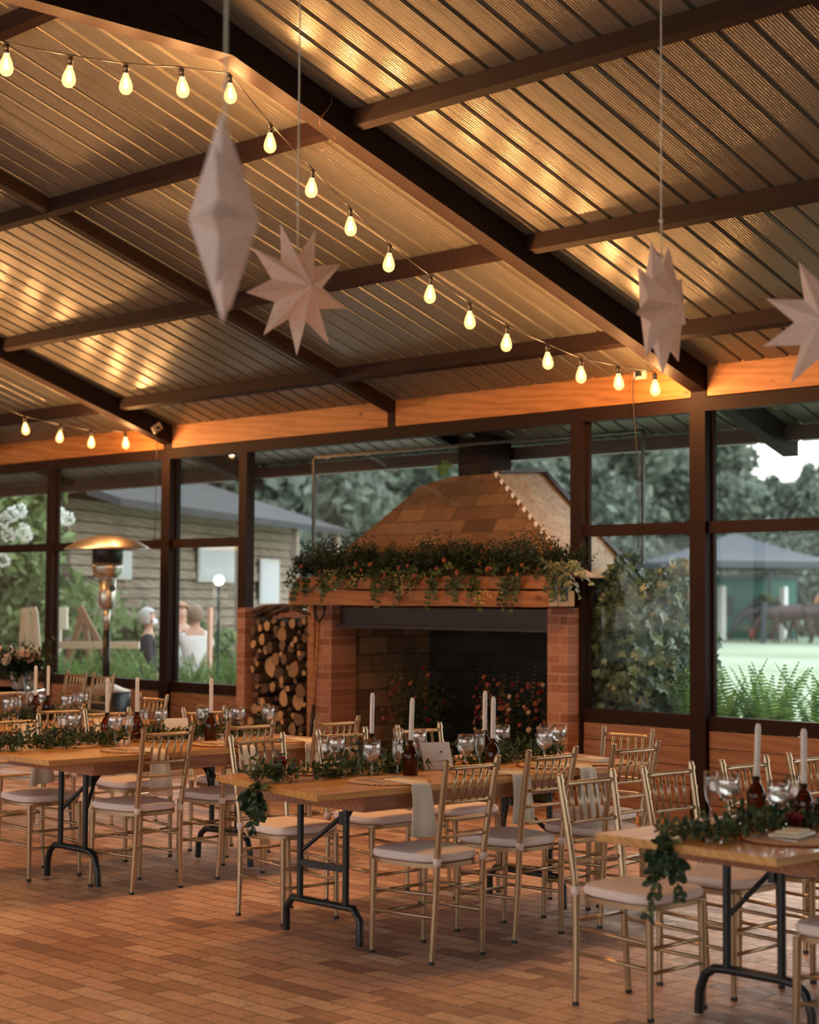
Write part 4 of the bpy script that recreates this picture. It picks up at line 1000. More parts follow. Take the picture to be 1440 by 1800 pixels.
# ------------------------------------------------------------------ paper stars
def paper_star(c, R, turn, label, roll=0.0, npt=9, depth=.34, view=None):
    e = empty('paper_star', c, label=label, cat='paper star', group='hanging paper stars')
    m = MB(); vs = [(0, -R*depth, 0), (0, R*depth, 0)]
    for k in range(2*npt):
        a = -PI/2+PI*k/npt+roll; r = R if k % 2 == 0 else R*.50; vs.append((r*math.cos(a), 0, r*math.sin(a)))
    fs = []
    for k in range(2*npt): a = 2+k; b = 2+(k+1) % (2*npt); fs += [(0, a, b), (1, b, a)]
    m.add(vs, fs); o = m.build('paper_body', mats['star'], e); o.rotation_euler = (0, 0, turn)
    top = roofz(c[1])-c[2]
    MB().tube([(0, 0, R*.42), (0, 0, R*1.0), (0, 0, top-.01)], [.0035, .003, .0022], 5).build('hanging_string', mats['linen'], e, smooth=True)
    MB().lathe([(0, -.012), (.010, 0), (0, .012)], 8, (0, 0, R*1.28)).build('bead', mats['linen'], e, smooth=True)
    return e
back = math.atan2(-F_.y, -F_.x)
def star_turn(ang): return back+PI/2+ang
paper_star((-3.284, 2.529, 2.518), .25, star_turn(math.radians(90)), 'large paper star hanging edge-on, a tall diamond closest to the camera', 0)
paper_star((-4.874, 4.094, 2.748), .245, star_turn(math.radians(44)), 'full nine-point paper star beside the diamond-shaped one')
paper_star((-3.893, 4.979, 2.673), .245, star_turn(math.radians(60)), 'narrow turned paper star hanging before the corner post', .06)
paper_star((-3.311, 5.16, 2.574), .245, star_turn(math.radians(-30)), 'paper star half cut off by the picture edge', .1)

# ------------------------------------------------------------------ patio heater, round table with bouquet
ht = empty('patio_heater', (-14.476, 9.762, 0), label='tall mushroom patio heater standing against the garden window', cat='heater')
m = MB().lathe([(.0, 2.225), (.12, 2.215), (.30, 2.165), (.40, 2.105), (.425, 2.085), (.425, 2.078), (.39, 2.09), (.29, 2.14), (.12, 2.18), (0, 2.18)], 36); m.build('reflector', mats['silver'], ht, smooth=True)
m = MB().lathe([(.150, 1.95), (.150, 2.11), (.12, 2.15), (0, 2.15)], 24); m.build('burner_screen', mats['black'], ht, smooth=True)
m = MB().lathe([(.0, 1.79), (.10, 1.80), (.14, 1.84), (.150, 1.90), (.150, 1.95)], 24).lathe([(.154, 1.885), (.154, 1.90)], 24); m.build('emitter_head', mats['silver'], ht, smooth=True)
m = MB().lathe([(.05, 1.50), (.082, 1.54), (.085, 1.79), (.0, 1.80)], 20); m.build('control_housing', mats['silver'], ht, smooth=True)
MB().lathe([(.03, -.01), (.03, .01)], 10, (.09, 0, 1.70), Matrix.Rotation(PI/2, 3, 'Y')).box((-.10, 0, 1.68), (.03, .05, .12)).build('knob', mats['black'], ht)
MB().lathe([(.033, 1.28), (.033, 1.53)], 16).build('upper_pole', mats['silver'], ht, smooth=True)
MB().lathe([(.036, .70), (.036, 1.28)], 16).build('pole', mats['black'], ht, smooth=True)
MB().lathe([(.04, .775), (.08, .765), (.18, .72), (.245, .70), (.25, .69), (.23, .69)], 28).build('tank_lid', M_plain('brushed_grey_steel', (.32, .30, .28), .55, .4), ht, smooth=True)
MB().lathe([(.27, 0), (.28, .03), (.23, .06), (.235, .40), (.245, .69), (.20, .70), (0, .70)], 28).build('tank_cover', mats['black'], ht, smooth=True)
RTP = px(-40, 1209, 16.3); RBP = px(36, 1200, 16.35); RGP = px(54, 1200, 16.2)
rt = empty('round_table', (RTP.x, RTP.y, 0), label='round wooden table with metal edge carrying the bouquet', cat='table')
MB().lathe([(.0, .72), (.60, .72), (.615, .73), (.615, .745), (.60, .75), (0, .75)], 48).build('tabletop', mats['apron'], rt)
MB().lathe([(.616, .722), (.622, .735), (.616, .75)], 48).build('metal_rim', mats['silver'], rt, smooth=True)
for k in range(4):
    a = PI/4+k*PI/2; MB().tube([(.30*math.cos(a), .30*math.sin(a), .72), (.45*math.cos(a), .45*math.sin(a), 0)], .016, 8).build('leg', mats['black'], rt, smooth=True)
bq = empty('rose_bouquet', (RBP.x, RBP.y, .75), label='bouquet of cream and blush roses in a pale pot on the round table', cat='bouquet')
MB().lathe([(.07, 0), (.085, .03), (.095, .16), (.09, .165), (.0, .15)], 20).build('pot', M_plain('blush_ceramic', (.62, .45, .36), .5), bq, smooth=True)
b = MB()
for i in range(130):
    a = rnd(0, 2*PI); sprig(b, (rnd(-.06, .06), rnd(-.06, .06), .16+rnd(0, .1)), (math.cos(a), math.sin(a), rnd(-.25, 1.1)), rnd(.18, .36), 6, .035, .06, 'round' if i % 2 else 'long', .3, False)
b.build('foliage', mats['fir'], bq)
for i in range(20):
    a = rnd(-PI, .6); rr_ = rnd(.08, .28); add_flower(bq, 'blush' if i % 3 else 'whitefl', (rr_*math.cos(a), rr_*math.sin(a)*.9, .24+rnd(-.02, .17)-rr_*.2), rnd(.032, .05), 'rose', (math.cos(a), math.sin(a)-.3, .6))
ib = empty('glass_bucket', (RGP.x, RGP.y, .75), label='clear ribbed glass bucket beside the bouquet pot', cat='vase')
MB().lathe([(.05, 0), (.052, .005), (.075, .17), (.078, .175), (.072, .17), (.048, .008), (0, .008)], 20).build('glass', mats['wineglass'], ib, smooth=True)
MB().lathe([(0, .009), (.047, .009), (.062, .10), (0, .10)], 20).build('water', mats['water'], ib, smooth=True)

# ------------------------------------------------------------------ garden: planter, ferns, ivy
for xa, xb in ((-24, -13.05), (-8.7, 6)):
    pb = MB().span((xa, 10.62, -.1), (xb, 10.70, .52)).span((xa, 11.45, -.1), (xb, 11.53, .52)).span((xa, 10.70, -.1), (xb, 11.45, .46))
    struct('ground_bed', pb, mats['soil'])
def make_fern(n, h, seed):
    random.seed(seed); e = empty('sword_fern'); b = MB()
    for i in range(n):
        a = rnd(0, 2*PI); lean = rnd(.05, .42); L_ = h*rnd(.6, 1.1); d = Vector((math.cos(a)*lean, math.sin(a)*lean, 1)).normalized(); p = Vector((math.cos(a)*.03, math.sin(a)*.03, 0))
        pts_ = [p.copy()]; K = 24; fw = Vector((math.cos(a+rnd(.8, 2.2)), math.sin(a+rnd(.8, 2.2)), 0))
        for k in range(K):
            d = (d+Vector((math.cos(a), math.sin(a), 0))*.018+Vector((0, 0, -.008*k/K))).normalized(); p = p+d*(L_/K); pts_.append(p.copy())
            s_ = (fw-d*fw.dot(d)).normalized(); w_ = .075*math.sin(min(1, (1-k/K)*1.25+.04)*PI/2)*h/.5*min(1, .4+k/4)
            for sg in (-1, 1): b.leaf(p, s_*sg+d*.25, d.cross(s_), w_, L_/K*.75, 'long', .1, .25)
        b.tube(pts_, .0018, 3, False)
    b.build('fronds', mats['fern'], e); return e
ferns = [make_fern(9, .55, 3), make_fern(12, .50, 5), make_fern(7, .62, 9)]
random.seed(21)
def row(xs_, group, label, zz=.46, hs=(.8, 1.15)):
    for x in xs_:
        f = random.choice(ferns); place(f, (x+rnd(-.06, .06), rnd(10.85, 11.3), zz), rnd(0, 6), label, 'fern', group, rnd(*hs))
row([-8.5+.135*i for i in range(22)], 'sword ferns below the pasture window', 'bright upright sword fern growing outside beneath the pasture window', hs=(1.0, 1.4))
row([-18.4+.16*i for i in range(33)], 'sword ferns below the garden windows', 'bright upright sword fern growing outside beneath the garden windows', hs=(.85, 1.25))
def small_plant(name, x, y, z, m, n, L_, W2, label, cat, group, up=1.0):
    e = empty(name, (x, y, z), label=label, cat=cat, group=group); b = MB()
    for i in range(n): a = rnd(0, 6.28); b.leaf((rnd(-.03, .03), rnd(-.03, .03), rnd(0, .05)), (math.cos(a)*.6, math.sin(a)*.6, up*rnd(.4, 1.2)), (0, 0, 1), L_*rnd(.7, 1.2), W2, 'long')
    b.build('leaves', m, e)
for i, (x, y) in enumerate(((-7.50, 10.8), (-7.30, 10.78), (-7.62, 10.82), (-7.05, 10.8), (-15.6, 10.85), (-15.3, 10.8), (-15.0, 10.85), (-14.8, 10.8), (-16.0, 10.8))):
    small_plant('red_cordyline', x, y, .5, mats['croton'], 26, .22, .035, 'small dark red leaved plant under the ferns', 'plant', 'red leaved plants in the bed')
for i, (x, y) in enumerate(((-7.75, 10.85), (-7.55, 10.95), (-8.0, 10.9), (-16.2, 10.9), (-16.9, 10.9), (-15.7, 11.0), (-14.0, 10.85), (-17.3, 10.9), (-13.6, 10.9))):
    small_plant('lime_coleus', x, y, .5, mats['lime'], 60, .16, .07, 'small lime yellow plant tucked among the ferns', 'plant', 'lime plants in the bed')
# ivy over the outer flank of the fireplace
iv = empty('ivy', (-8.86, 10.5, -.1), label='dense glossy ivy covering the outer flank of the fireplace behind glass', cat='ivy')
b = MB()
for i in range(3000):
    y = rnd(.07, 1.12)**1.15; z = rnd(.1, 1.98+.10*math.sin(y*9)); bulge = .20+.20*math.sin(min(1, max(0, z/2.15))*PI)**.5*max(0, math.sin(min(1, max(0, y)/1.2)*PI))**.5
    p = Vector((rnd(.2, 1)*bulge, max(.09, y+.10*math.sin(z*6)), z)); d = Vector((rnd(.0, .6), rnd(-.6, .6) if y > .25 else rnd(0, .6), rnd(-1.1, -.1))); k = rnd(.6, 1.2)
    b.leaf(p, d, Vector((1, -.7, .5))+rvec()*.7, .10*k, .10*k, 'ivy', .25)
for i in range(700):
    k = rnd(.6, 1.1); b.leaf((rnd(-.12, .08), rnd(.02, .25), rnd(.1, 1.93)), (rnd(0, .5), rnd(0, .6), rnd(-1.1, -.1)), Vector((1, -.7, .5))+rvec()*.7, .09*k, .09*k, 'ivy', .25)
b.build('foliage', mats['ivy'], iv)
m = MB()
for k in range(14):
    y = .15+k*.075; m.tube([(.03, y+.03*math.sin(z*3+k), z) for z in (0, .4, .8, 1.2, 1.6, 1.9)], .008, 5)
m.build('stems', mats['bark2'], iv)
# sprig of weeds on the chimney top, hedge shrub by the log store
e = empty('chimney_weed', (-10.95, 10.92, 2.68), label='small green weed sprouting on top of the stone hood', cat='weed'); b = MB()
for q in range(4): sprig(b, (rnd(-.03, .03), 0, 0), (rnd(-.6, .3), 0, 1), .14, 4, .04, .06, 'round', .3)
b.build('leaves', mats['fern'], e)
e = empty('leafy_shrub', (-14.1, 11.9, -.1), label='dark leafy shrub outside beside the brick wood store', cat='shrub'); b = MB()
for q in range(240): sprig(b, (rnd(-.45, .5), rnd(-.3, .3), rnd(.2, 1.5)), rvec()+Vector((0, -.2, .6)), .22, 5, .05, .09, 'long', .3, False)
b.build('foliage', mats['ivy'], e)
MB().tube([(0, 0, 0), (.02, 0, .6), (0, 0, 1.3)], .02, 6).build('stem', mats['bark2'], e)

# ------------------------------------------------------------------ trees and hedge
def leaf_cloud(mb, c, r, n, s, out=True):
    c = Vector(c)
    for _ in range(n):
        d = rvec(); p = c+Vector((d.x*r[0], d.y*r[1], d.z*r[2]))*rnd(.55, 1.02)
        u = rvec(); v = u.cross(rvec()).normalized() if True else None; k = s*rnd(.5, 1.2)
        mb.add([p-u*k, p+v*k*.5, p+u*k, p-v*k*.5], [(0, 1, 2, 3)])
def make_tree(seed, h, w, mat, label, nb=16, n=420, s=.28, name='tree'):
    random.seed(seed); e = empty(name); b = MB()
    MB().tube([(0, 0, 0), (.1, 0, h*.3), (0, .1, h*.6), (.1, 0, h*.9)], [h*.028, h*.022, h*.016, h*.006], 8).build('trunk', mats['bark2'], e, smooth=True)
    for k in range(nb):
        a = rnd(0, 6.28); u = k/nb; z = h*(.22+.75*u); rad = w*(1-.75*u**1.6); leaf_cloud(b, (math.cos(a)*rad*.5, math.sin(a)*rad*.5, z), (rad*.62, rad*.62, h*.11), n, s)
    b.build('crown', mat, e); return e
tA = make_tree(1, 10, 3.3, mats['tree'], ''); tB = make_tree(2, 10, 2.6, mats['tree'], ''); tC = make_tree(3, 10, 3.8, mats['tree'], '')
random.seed(31)
# tree line behind the paddock: pixel column, depth, height
for i, (x, c, h, k) in enumerate(((1080, 84, 13, 0), (1130, 92, 12.5, 2), (1185, 96, 9.6, 1), (1232, 90, 11.8, 2), (1262, 95, 11.8, 0), (1298, 92, 9.8, 1), (1330, 96, 8.2, 2), (1365, 90, 8.0, 0), (1400, 96, 8.1, 2), (1436, 90, 8.6, 1), (1475, 94, 9.5, 0),
                                  (1000, 88, 13, 1), (930, 84, 13, 2), (860, 80, 12, 0), (780, 76, 12.5, 1), (700, 70, 12, 2), (620, 66, 12.5, 0), (550, 64, 12, 1), (470, 60, 12, 2), (400, 58, 11, 0), (340, 56, 11.5, 1), (260, 54, 12, 2), (180, 50, 11, 0), (100, 48, 12, 1), (30, 46, 11.5, 2), (-40, 46, 12, 0), (-120, 46, 12, 1))):
    p = px(x, 1100, c); place((tA, tB, tC)[k], (p.x, p.y, -.1), rnd(0, 6), 'tall grey green tree in the distant line behind the %s' % ('paddock' if x > 1030 else 'log cabin'), 'tree', 'trees behind the %s' % ('paddock' if x > 1030 else 'log cabin'), (h/10*rnd(.95, 1.1), h/10, h/10))
# far low tree mass closing the gaps
for i in range(18):
    p = px(-60+90*i, 1100, 112+rnd(-4, 4)); place((tA, tB, tC)[i % 3], (p.x, p.y, -.1), rnd(0, 6), 'low distant tree filling the gaps of the far tree line', 'tree', 'far background trees', (1.25, 1.25, .72))
hd = empty('garden_hedge', px(1200, 1100, 82), label='low brown clipped hedge along the back of the paddock', cat='hedge'); b = MB()
p0 = px(1040, 1100, 80)-Vector(hd.location); p1 = px(1500, 1100, 84)-Vector(hd.location)
for i in range(42):
    q = p0.lerp(p1, i/41); leaf_cloud(b, (q.x, q.y, -hd.location.z+.5), (.55, .55, .62), 120, .12)
b.build('foliage', mats['hedge'], hd)
# light shrubs near the cabin and white hydrangeas
tS = make_tree(8, 3.6, 1.5, mats['tree2'], '', 12, 300, .10, 'garden_tree'); tS2 = make_tree(12, 1.6, 1.0, mats['tree2'], '', 8, 320, .07, 'garden_shrub')
random.seed(5)
for x, c, s, l in ((60, 25, 1.05, 'light green garden tree behind the white blossoms'), (-30, 26, 1.1, 'light green garden tree at the picture edge beyond the window'), (135, 29, .85, 'light green garden tree in front of the cabin eave')):
    p = px(x, 1100, c); place(tS, (p.x, p.y, -.1), rnd(0, 6), l, 'tree', None, s)
for x, c, s, l in ((185, 26, .85, 'leafy shrub by the cabin wall near the heater'), (230, 27, .9, 'leafy shrub in front of the weathered planks'), (300, 27, .8, 'leafy shrub behind the grey haired person'), (355, 28, .9, 'leafy shrub behind the embracing pair'), (130, 27, .7, 'leafy shrub behind the timber frame'), (400, 26, .8, 'leafy shrub beside the wood store outside')):
    p = px(x, 1100, c); place(tS2, (p.x, p.y, -.1), rnd(0, 6), l, 'shrub', None, s)
p = px(1125+230, 1100, 78); place(tS2, (p.x, p.y, -.1), 1, 'round pale bush under the blue canopy', 'shrub', None, 1.3)
for i, (x, y) in enumerate(((20, 905), (35, 898), (8, 915), (105, 905), (118, 912), (15, 940), (40, 932), (45, 940), (5, 985))):
    p = px(x, y, 22.5); e = empty('white_hydrangea', p, label='round white flower head among the garden tree leaves', cat='flower', group='white hydrangea heads')
    b = MB()
    for q in range(60): d = rvec(); b.leaf(d*.07, d+rvec()*.6, rvec(), .04, .04, 'round')
    b.build('petals', mats['whitefl'], e)

# ------------------------------------------------------------------ log cabin
cA, cB = px(120, 1040, 26.5), px(440, 1040, 34.5); hc = Vector((cA.x, cA.y, -.1)); hyaw = math.atan2(cB.y-cA.y, cB.x-cA.x); HL = (cB-cA).length+2.6
cab = empty('log_cabin', hc, hyaw, label='weathered log cabin with sheet roof across the garden', cat='cabin')
mats['oldwood'] = M_wood('weathered_plank', (.15, .11, .085), (.40, .32, .25), 0, .8, .8, bump=.6)
mats['whitewash'] = M_plain('whitewash', (.55, .55, .53), .7)
mats['roofsheet'] = M_plain('pale_grey_roof', (.07, .07, .072), .9, var=.25, scale=1.2, spec=.05)
m = MB(); z = 0
while z < 3.1: m.span((0, rnd(-.05, .05), z), (HL, .18, z+.15)); z += .17
m.build('log_wall', mats['oldwood'], cab)
MB().span((.05, .19, 0), (HL-.05, 4.5, 3.1)).build('cabin_core', mats['oldwood'], cab)
m = MB(); m.prism([(-1.1, 3.05), (-1.1, 3.17), (2.2, 4.2), (5.6, 3.1), (5.6, 3.0), (2.2, 4.1)], -.6, HL+.6, lambda a, b_, q: (q, a, b_)); m.build('roof', mats['roofsheet'], cab)
for x0, x1, z0, z1 in ((.8, 2.2, 2.0, 2.6), (5.2, 7.2, 2.0, 2.75), (8.6, 9.8, 1.6, 2.5)):
    w = MB().span((x0, -.09, z0), (x1, -.07, z1)).build('window', mats['whitewash'], cab)
    MB().span((x0+.06, -.10, z0+.06), (x1-.06, -.092, z1-.06)).build('pane', M_plain('curtained_glass', (.42, .47, .52), .3), w)
for x in (1.9, 5.0, 8.2, 11): MB().span((x-.07, -1.0, 0), (x+.07, -.88, 3.07)).build('porch_post', mats['oldwood'], cab)

# swing frame, whitewashed trestle, boards, marker post, lamp
def garden(name, pts_list, m, label, cat, r=.05):
    o0 = pts_list[0][0]; e = empty(name, (o0.x, o0.y, 0), label=label, cat=cat)
    for i, (a, b_) in enumerate(pts_list):
        MB().bar(a-Vector((o0.x, o0.y, 0)), b_-Vector((o0.x, o0.y, 0)), r*1.6, r*1.6).build('timber', m, e)
    return e
gz = -.1
def g0(x, c): q = px(x, 1100, c); return Vector((q.x, q.y, gz))
garden('timber_swing', [(px(146, 1074, 22), g0(84, 22)), (px(140, 1066, 22), g0(262, 22)), (px(108, 1133, 22), px(243, 1135, 22)), (px(146, 1074, 22), g0(175, 24))], M_plain('brown_timber', (.30, .17, .09), .7, var=.2), 'brown timber A-frame swing standing in the garden', 'swing', .045)
wt = M_plain('whitewashed_wood', (.72, .66, .54), .7, var=.12)
garden('carved_trestle', [(px(38, 1073, 20), px(64, 1071, 20)), (px(42, 1075, 20), g0(34, 20)), (px(46, 1075, 20), g0(66, 20)), (px(62, 1073, 20), g0(84, 20)), (px(60, 1075, 20), g0(50, 20))], wt, 'pale carved timber trestle in the garden behind the bouquet', 'trestle', .035)
garden('sign_board', [(px(92, 1068, 23), px(92, 1106, 23)), (px(97, 1068, 23), px(97, 1106, 23)), (px(103, 1068, 23), px(103, 1106, 23)), (px(109, 1068, 23), px(109, 1106, 23)), (px(115, 1068, 23), px(115, 1106, 23)), (px(104, 1106, 23.05), g0(104, 23.05))], wt, 'blank pale board on a post beside the window post', 'board', .035)
garden('path_kerb', [(px(92, 1134, 20), px(245, 1134, 20)), (px(92, 1136, 20), px(92, 1142, 20))], wt, 'pale timber kerb beam beyond the ferns', 'kerb', .05)
garden('marker_post', [(px(370, 1068, 21), g0(368, 21))], M_plain('striped_post', (.75, .45, .35), .6, var=.3), 'slim pale marker post beside the embracing pair', 'post', .03)
e = empty('garden_globe_lamp', px(385, 1020, 23), label='small glowing white globe lamp before the cabin', cat='lamp'); MB().lathe([(0, -.07), (.05, -.05), (.07, 0), (.05, .05), (0, .07)], 16).build('globe', mats['distant'], e, smooth=True)
MB().tube([(0, 0, -.07), (0, 0, -1.95)], .02, 6).build('lamp_post', mats['black'], e)

# canopy, shed, paddock posts
tp_ = px(1290, 938, 75); ec = 2.72; e = empty('canopy_tent', (tp_.x, tp_.y, -.1), math.atan2(R_.y, R_.x)+.25, label='blue grey pyramid canopy tent standing in the paddock', cat='canopy')
m = MB(); hx, hz0, hz1 = 3.35, 3.35, 4.62; n = 6; vs = []
for j in range(n+1):
    u = j/n; r = hx*(1-u); z = hz0+(hz1-hz0)*(u**1.25)
    vs += [(-r, -r, z), (r, -r, z), (r, r, z), (-r, r, z)]
fs = [(j*4+k, j*4+(k+1) % 4, (j+1)*4+(k+1) % 4, (j+1)*4+k) for j in range(n) for k in range(4)]
m.add(vs, fs); m.add([(-hx, -hx, hz0-.28), (hx, -hx, hz0-.28), (hx, hx, hz0-.28), (-hx, hx, hz0-.28), (-hx, -hx, hz0), (hx, -hx, hz0), (hx, hx, hz0), (-hx, hx, hz0)], [(k, (k+1) % 4, 4+(k+1) % 4, 4+k) for k in range(4)])
m.build('canopy', mats['tentblue'], e)
for sx in (-1, 1):
    for sy in (-1, 1): MB().span((sx*(hx-.1)-.06, sy*(hx-.1)-.06, 0), (sx*(hx-.1)+.06, sy*(hx-.1)+.06, hz0-.05)).build('leg', mats['tentblue'], e)
q = px(1335, 1040, 80); e = empty('green_shed', (q.x, q.y, -.1), math.atan2(R_.y, R_.x), label='green painted shed with windows under the canopy', cat='shed')
MB().span((-3.6, -.5, 0), (1.6, 1.5, 2.75)).build('shed_wall', mats['teal'], e); MB().span((-3.8, -.7, 2.75), (1.8, 1.7, 2.85)).build('shed_roof', mats['tentblue'], e)
for x in (-2.6, -.4): w = MB().span((x, -.53, 1.0), (x+1.3, -.51, 1.9)).build('window', mats['tentblue'], e)
for x, y1 in ((1269, 1030), (1378, 1031), (1208, 1060)):
    q = px(x, y1, 77); m = MB().box((0, 0, (q.z+.1)/2), (.26, .26, q.z+.1)); tag(m.build('paddock_post', mats['paper'], loc=(q.x, q.y, -.1)), 'thick white painted paddock post before the hedge', 'post', 'white paddock posts')
q = px(1341, 1058, 70); m = MB().tube([(0, 0, 0), (.08, 0, q.z+.1)], .10, 8); tag(m.build('tent_pole', mats['tentblue'], loc=(q.x, q.y, -.1)), 'slim blue grey pole standing in front of the brown horse', 'pole')
q = px(1213, 1050, 74); m = MB().tube([(-.35, .0, 0), (.08, 0, q.z+.1)], .10, 8); tag(m.build('tent_pole', mats['tentblue'], loc=(q.x, q.y, -.1)), 'slanting blue grey pole by the ivy edge in the paddock', 'pole')

# ------------------------------------------------------------------ living things
def skin(name, joints, edges, m, parent, root=0, sub=2, loc=None):
    me = bpy.data.meshes.new(name); me.from_pydata([j[0] for j in joints], edges, []); me.update(); me.materials.append(m)
    o = bpy.data.objects.new(name, me); COL.objects.link(o); o.parent = parent
    md = o.modifiers.new('skin', 'SKIN'); md.use_smooth_shade = True
    sv = me.skin_vertices[0].data
    for i, j in enumerate(joints):
        r = j[1]; sv[i].radius = r if hasattr(r, '__len__') else (r, r); sv[i].use_root = (i == root)
    s = o.modifiers.new('sub', 'SUBSURF'); s.levels = sub; s.render_levels = sub
    return o
def horse(loc, rz, m, mane, label, graze=True, halter=False, k=1.0):
    e = empty('horse', loc, rz, label=label, cat='horse'); e.scale = (k, k, k)
    J = [((0, 0, 1.22), (.30, .34)), ((.45, 0, 1.20), (.29, .35)), ((.75, 0, 1.24), (.20, .30)), ((-.45, 0, 1.25), (.28, .33)), ((-.75, 0, 1.28), (.20, .26))]
    E_l = [(0, 1), (1, 2), (0, 3), (3, 4)]
    if graze: neck = [((1.0, 0, 1.15), (.13, .20)), ((1.28, 0, .82), (.10, .15)), ((1.46, 0, .52), (.10, .13)), ((1.55, 0, .30), (.075, .10)), ((1.60, 0, .12), (.06, .075))]
    else: neck = [((.98, 0, 1.50), (.13, .20)), ((1.18, 0, 1.78), (.10, .15)), ((1.34, 0, 1.98), (.10, .13)), ((1.50, 0, 1.80), (.075, .10)), ((1.60, 0, 1.62), (.06, .075))]
    b0 = len(J); J += neck; E_l += [(2, b0)]+[(b0+i, b0+i+1) for i in range(4)]
    for s, dx in ((-1, .05), (1, -.07)):
        i0 = len(J); J += [((.62, s*.15, .88), (.10, .13)), ((.63+dx, s*.15, .52), .065), ((.62+dx, s*.15, .28), .045), ((.60+dx, s*.15, .10), .04), ((.63+dx, s*.15, .02), .055)]
        E_l += [(2, i0)]+[(i0+q, i0+q+1) for q in range(4)]
        i0 = len(J); J += [((-.62, s*.15, .92), (.12, .17)), ((-.70-dx, s*.15, .62), .085), ((-.82-dx, s*.15, .46), .06), ((-.76-dx, s*.15, .20), .04), ((-.70-dx, s*.15, .02), .055)]
        E_l += [(4, i0)]+[(i0+q, i0+q+1) for q in range(4)]
    hx_, hz_ = neck[2][0][0], neck[2][0][2]
    for s in (-1, 1):
        i0 = len(J); J += [((hx_-.06, s*.07, hz_+.12), .03), ((hx_-.09, s*.09, hz_+.21), .012)]; E_l += [(b0+2, i0), (i0, i0+1)]
    skin('body', J, E_l, m, e)
    mn = MB(); P = [Vector((.75, 0, 1.52))]+[Vector(n_[0])+Vector((-.10 if graze else -.13, 0, .12)) for n_ in neck[:3]]
    mn.tube(P, [.03, .05, .05, .03], 7); mn.build('mane', mane, e, smooth=True)
    MB().tube([(-.92, 0, 1.32), (-1.05, 0, 1.15), (-1.10, 0, .80), (-1.08, 0, .45)], [.04, .06, .07, .02], 8).build('tail', mane, e, smooth=True)
    if halter:
        h_ = MB(); a = Vector(neck[3][0]); d = (Vector(neck[4][0])-Vector(neck[2][0])).normalized()
        h_.tube([a-d*.03, a+d*.03], .125, 12, False); h_.tube([a-d*.20, a-d*.15], .155, 12, False); h_.build('halter', mats['red'], e)
mane = M_plain('dark_mane', (.015, .012, .012), .6)
brown = M_plain('bay_coat', (.040, .014, .009), .5, var=.2, scale=3); blackc = M_plain('black_coat', (.010, .009, .011), .5, var=.2, scale=3); tan = M_plain('chestnut_coat', (.26, .12, .055), .5, var=.15, scale=3)
hy = math.atan2(-R_.y, -R_.x)
for x, c, m, l, g, h_, k, dy in ((1352, 73, blackc, 'black horse grazing with its head lowest, behind the bay', True, False, 1.05, .1), (1392, 70, brown, 'bay horse in a red halter grazing in front', True, True, 1.02, -.12), (1422, 72, brown, 'bay horse standing behind, grazing beyond the first', True, False, 1.02, .05), (1505, 68, tan, 'chestnut horse with raised head at the picture edge', False, False, 1.0, 0)):
    q = px(x, 1110, c); horse((q.x, q.y, -.1), hy+dy, m, mane, l, g, h_, k)

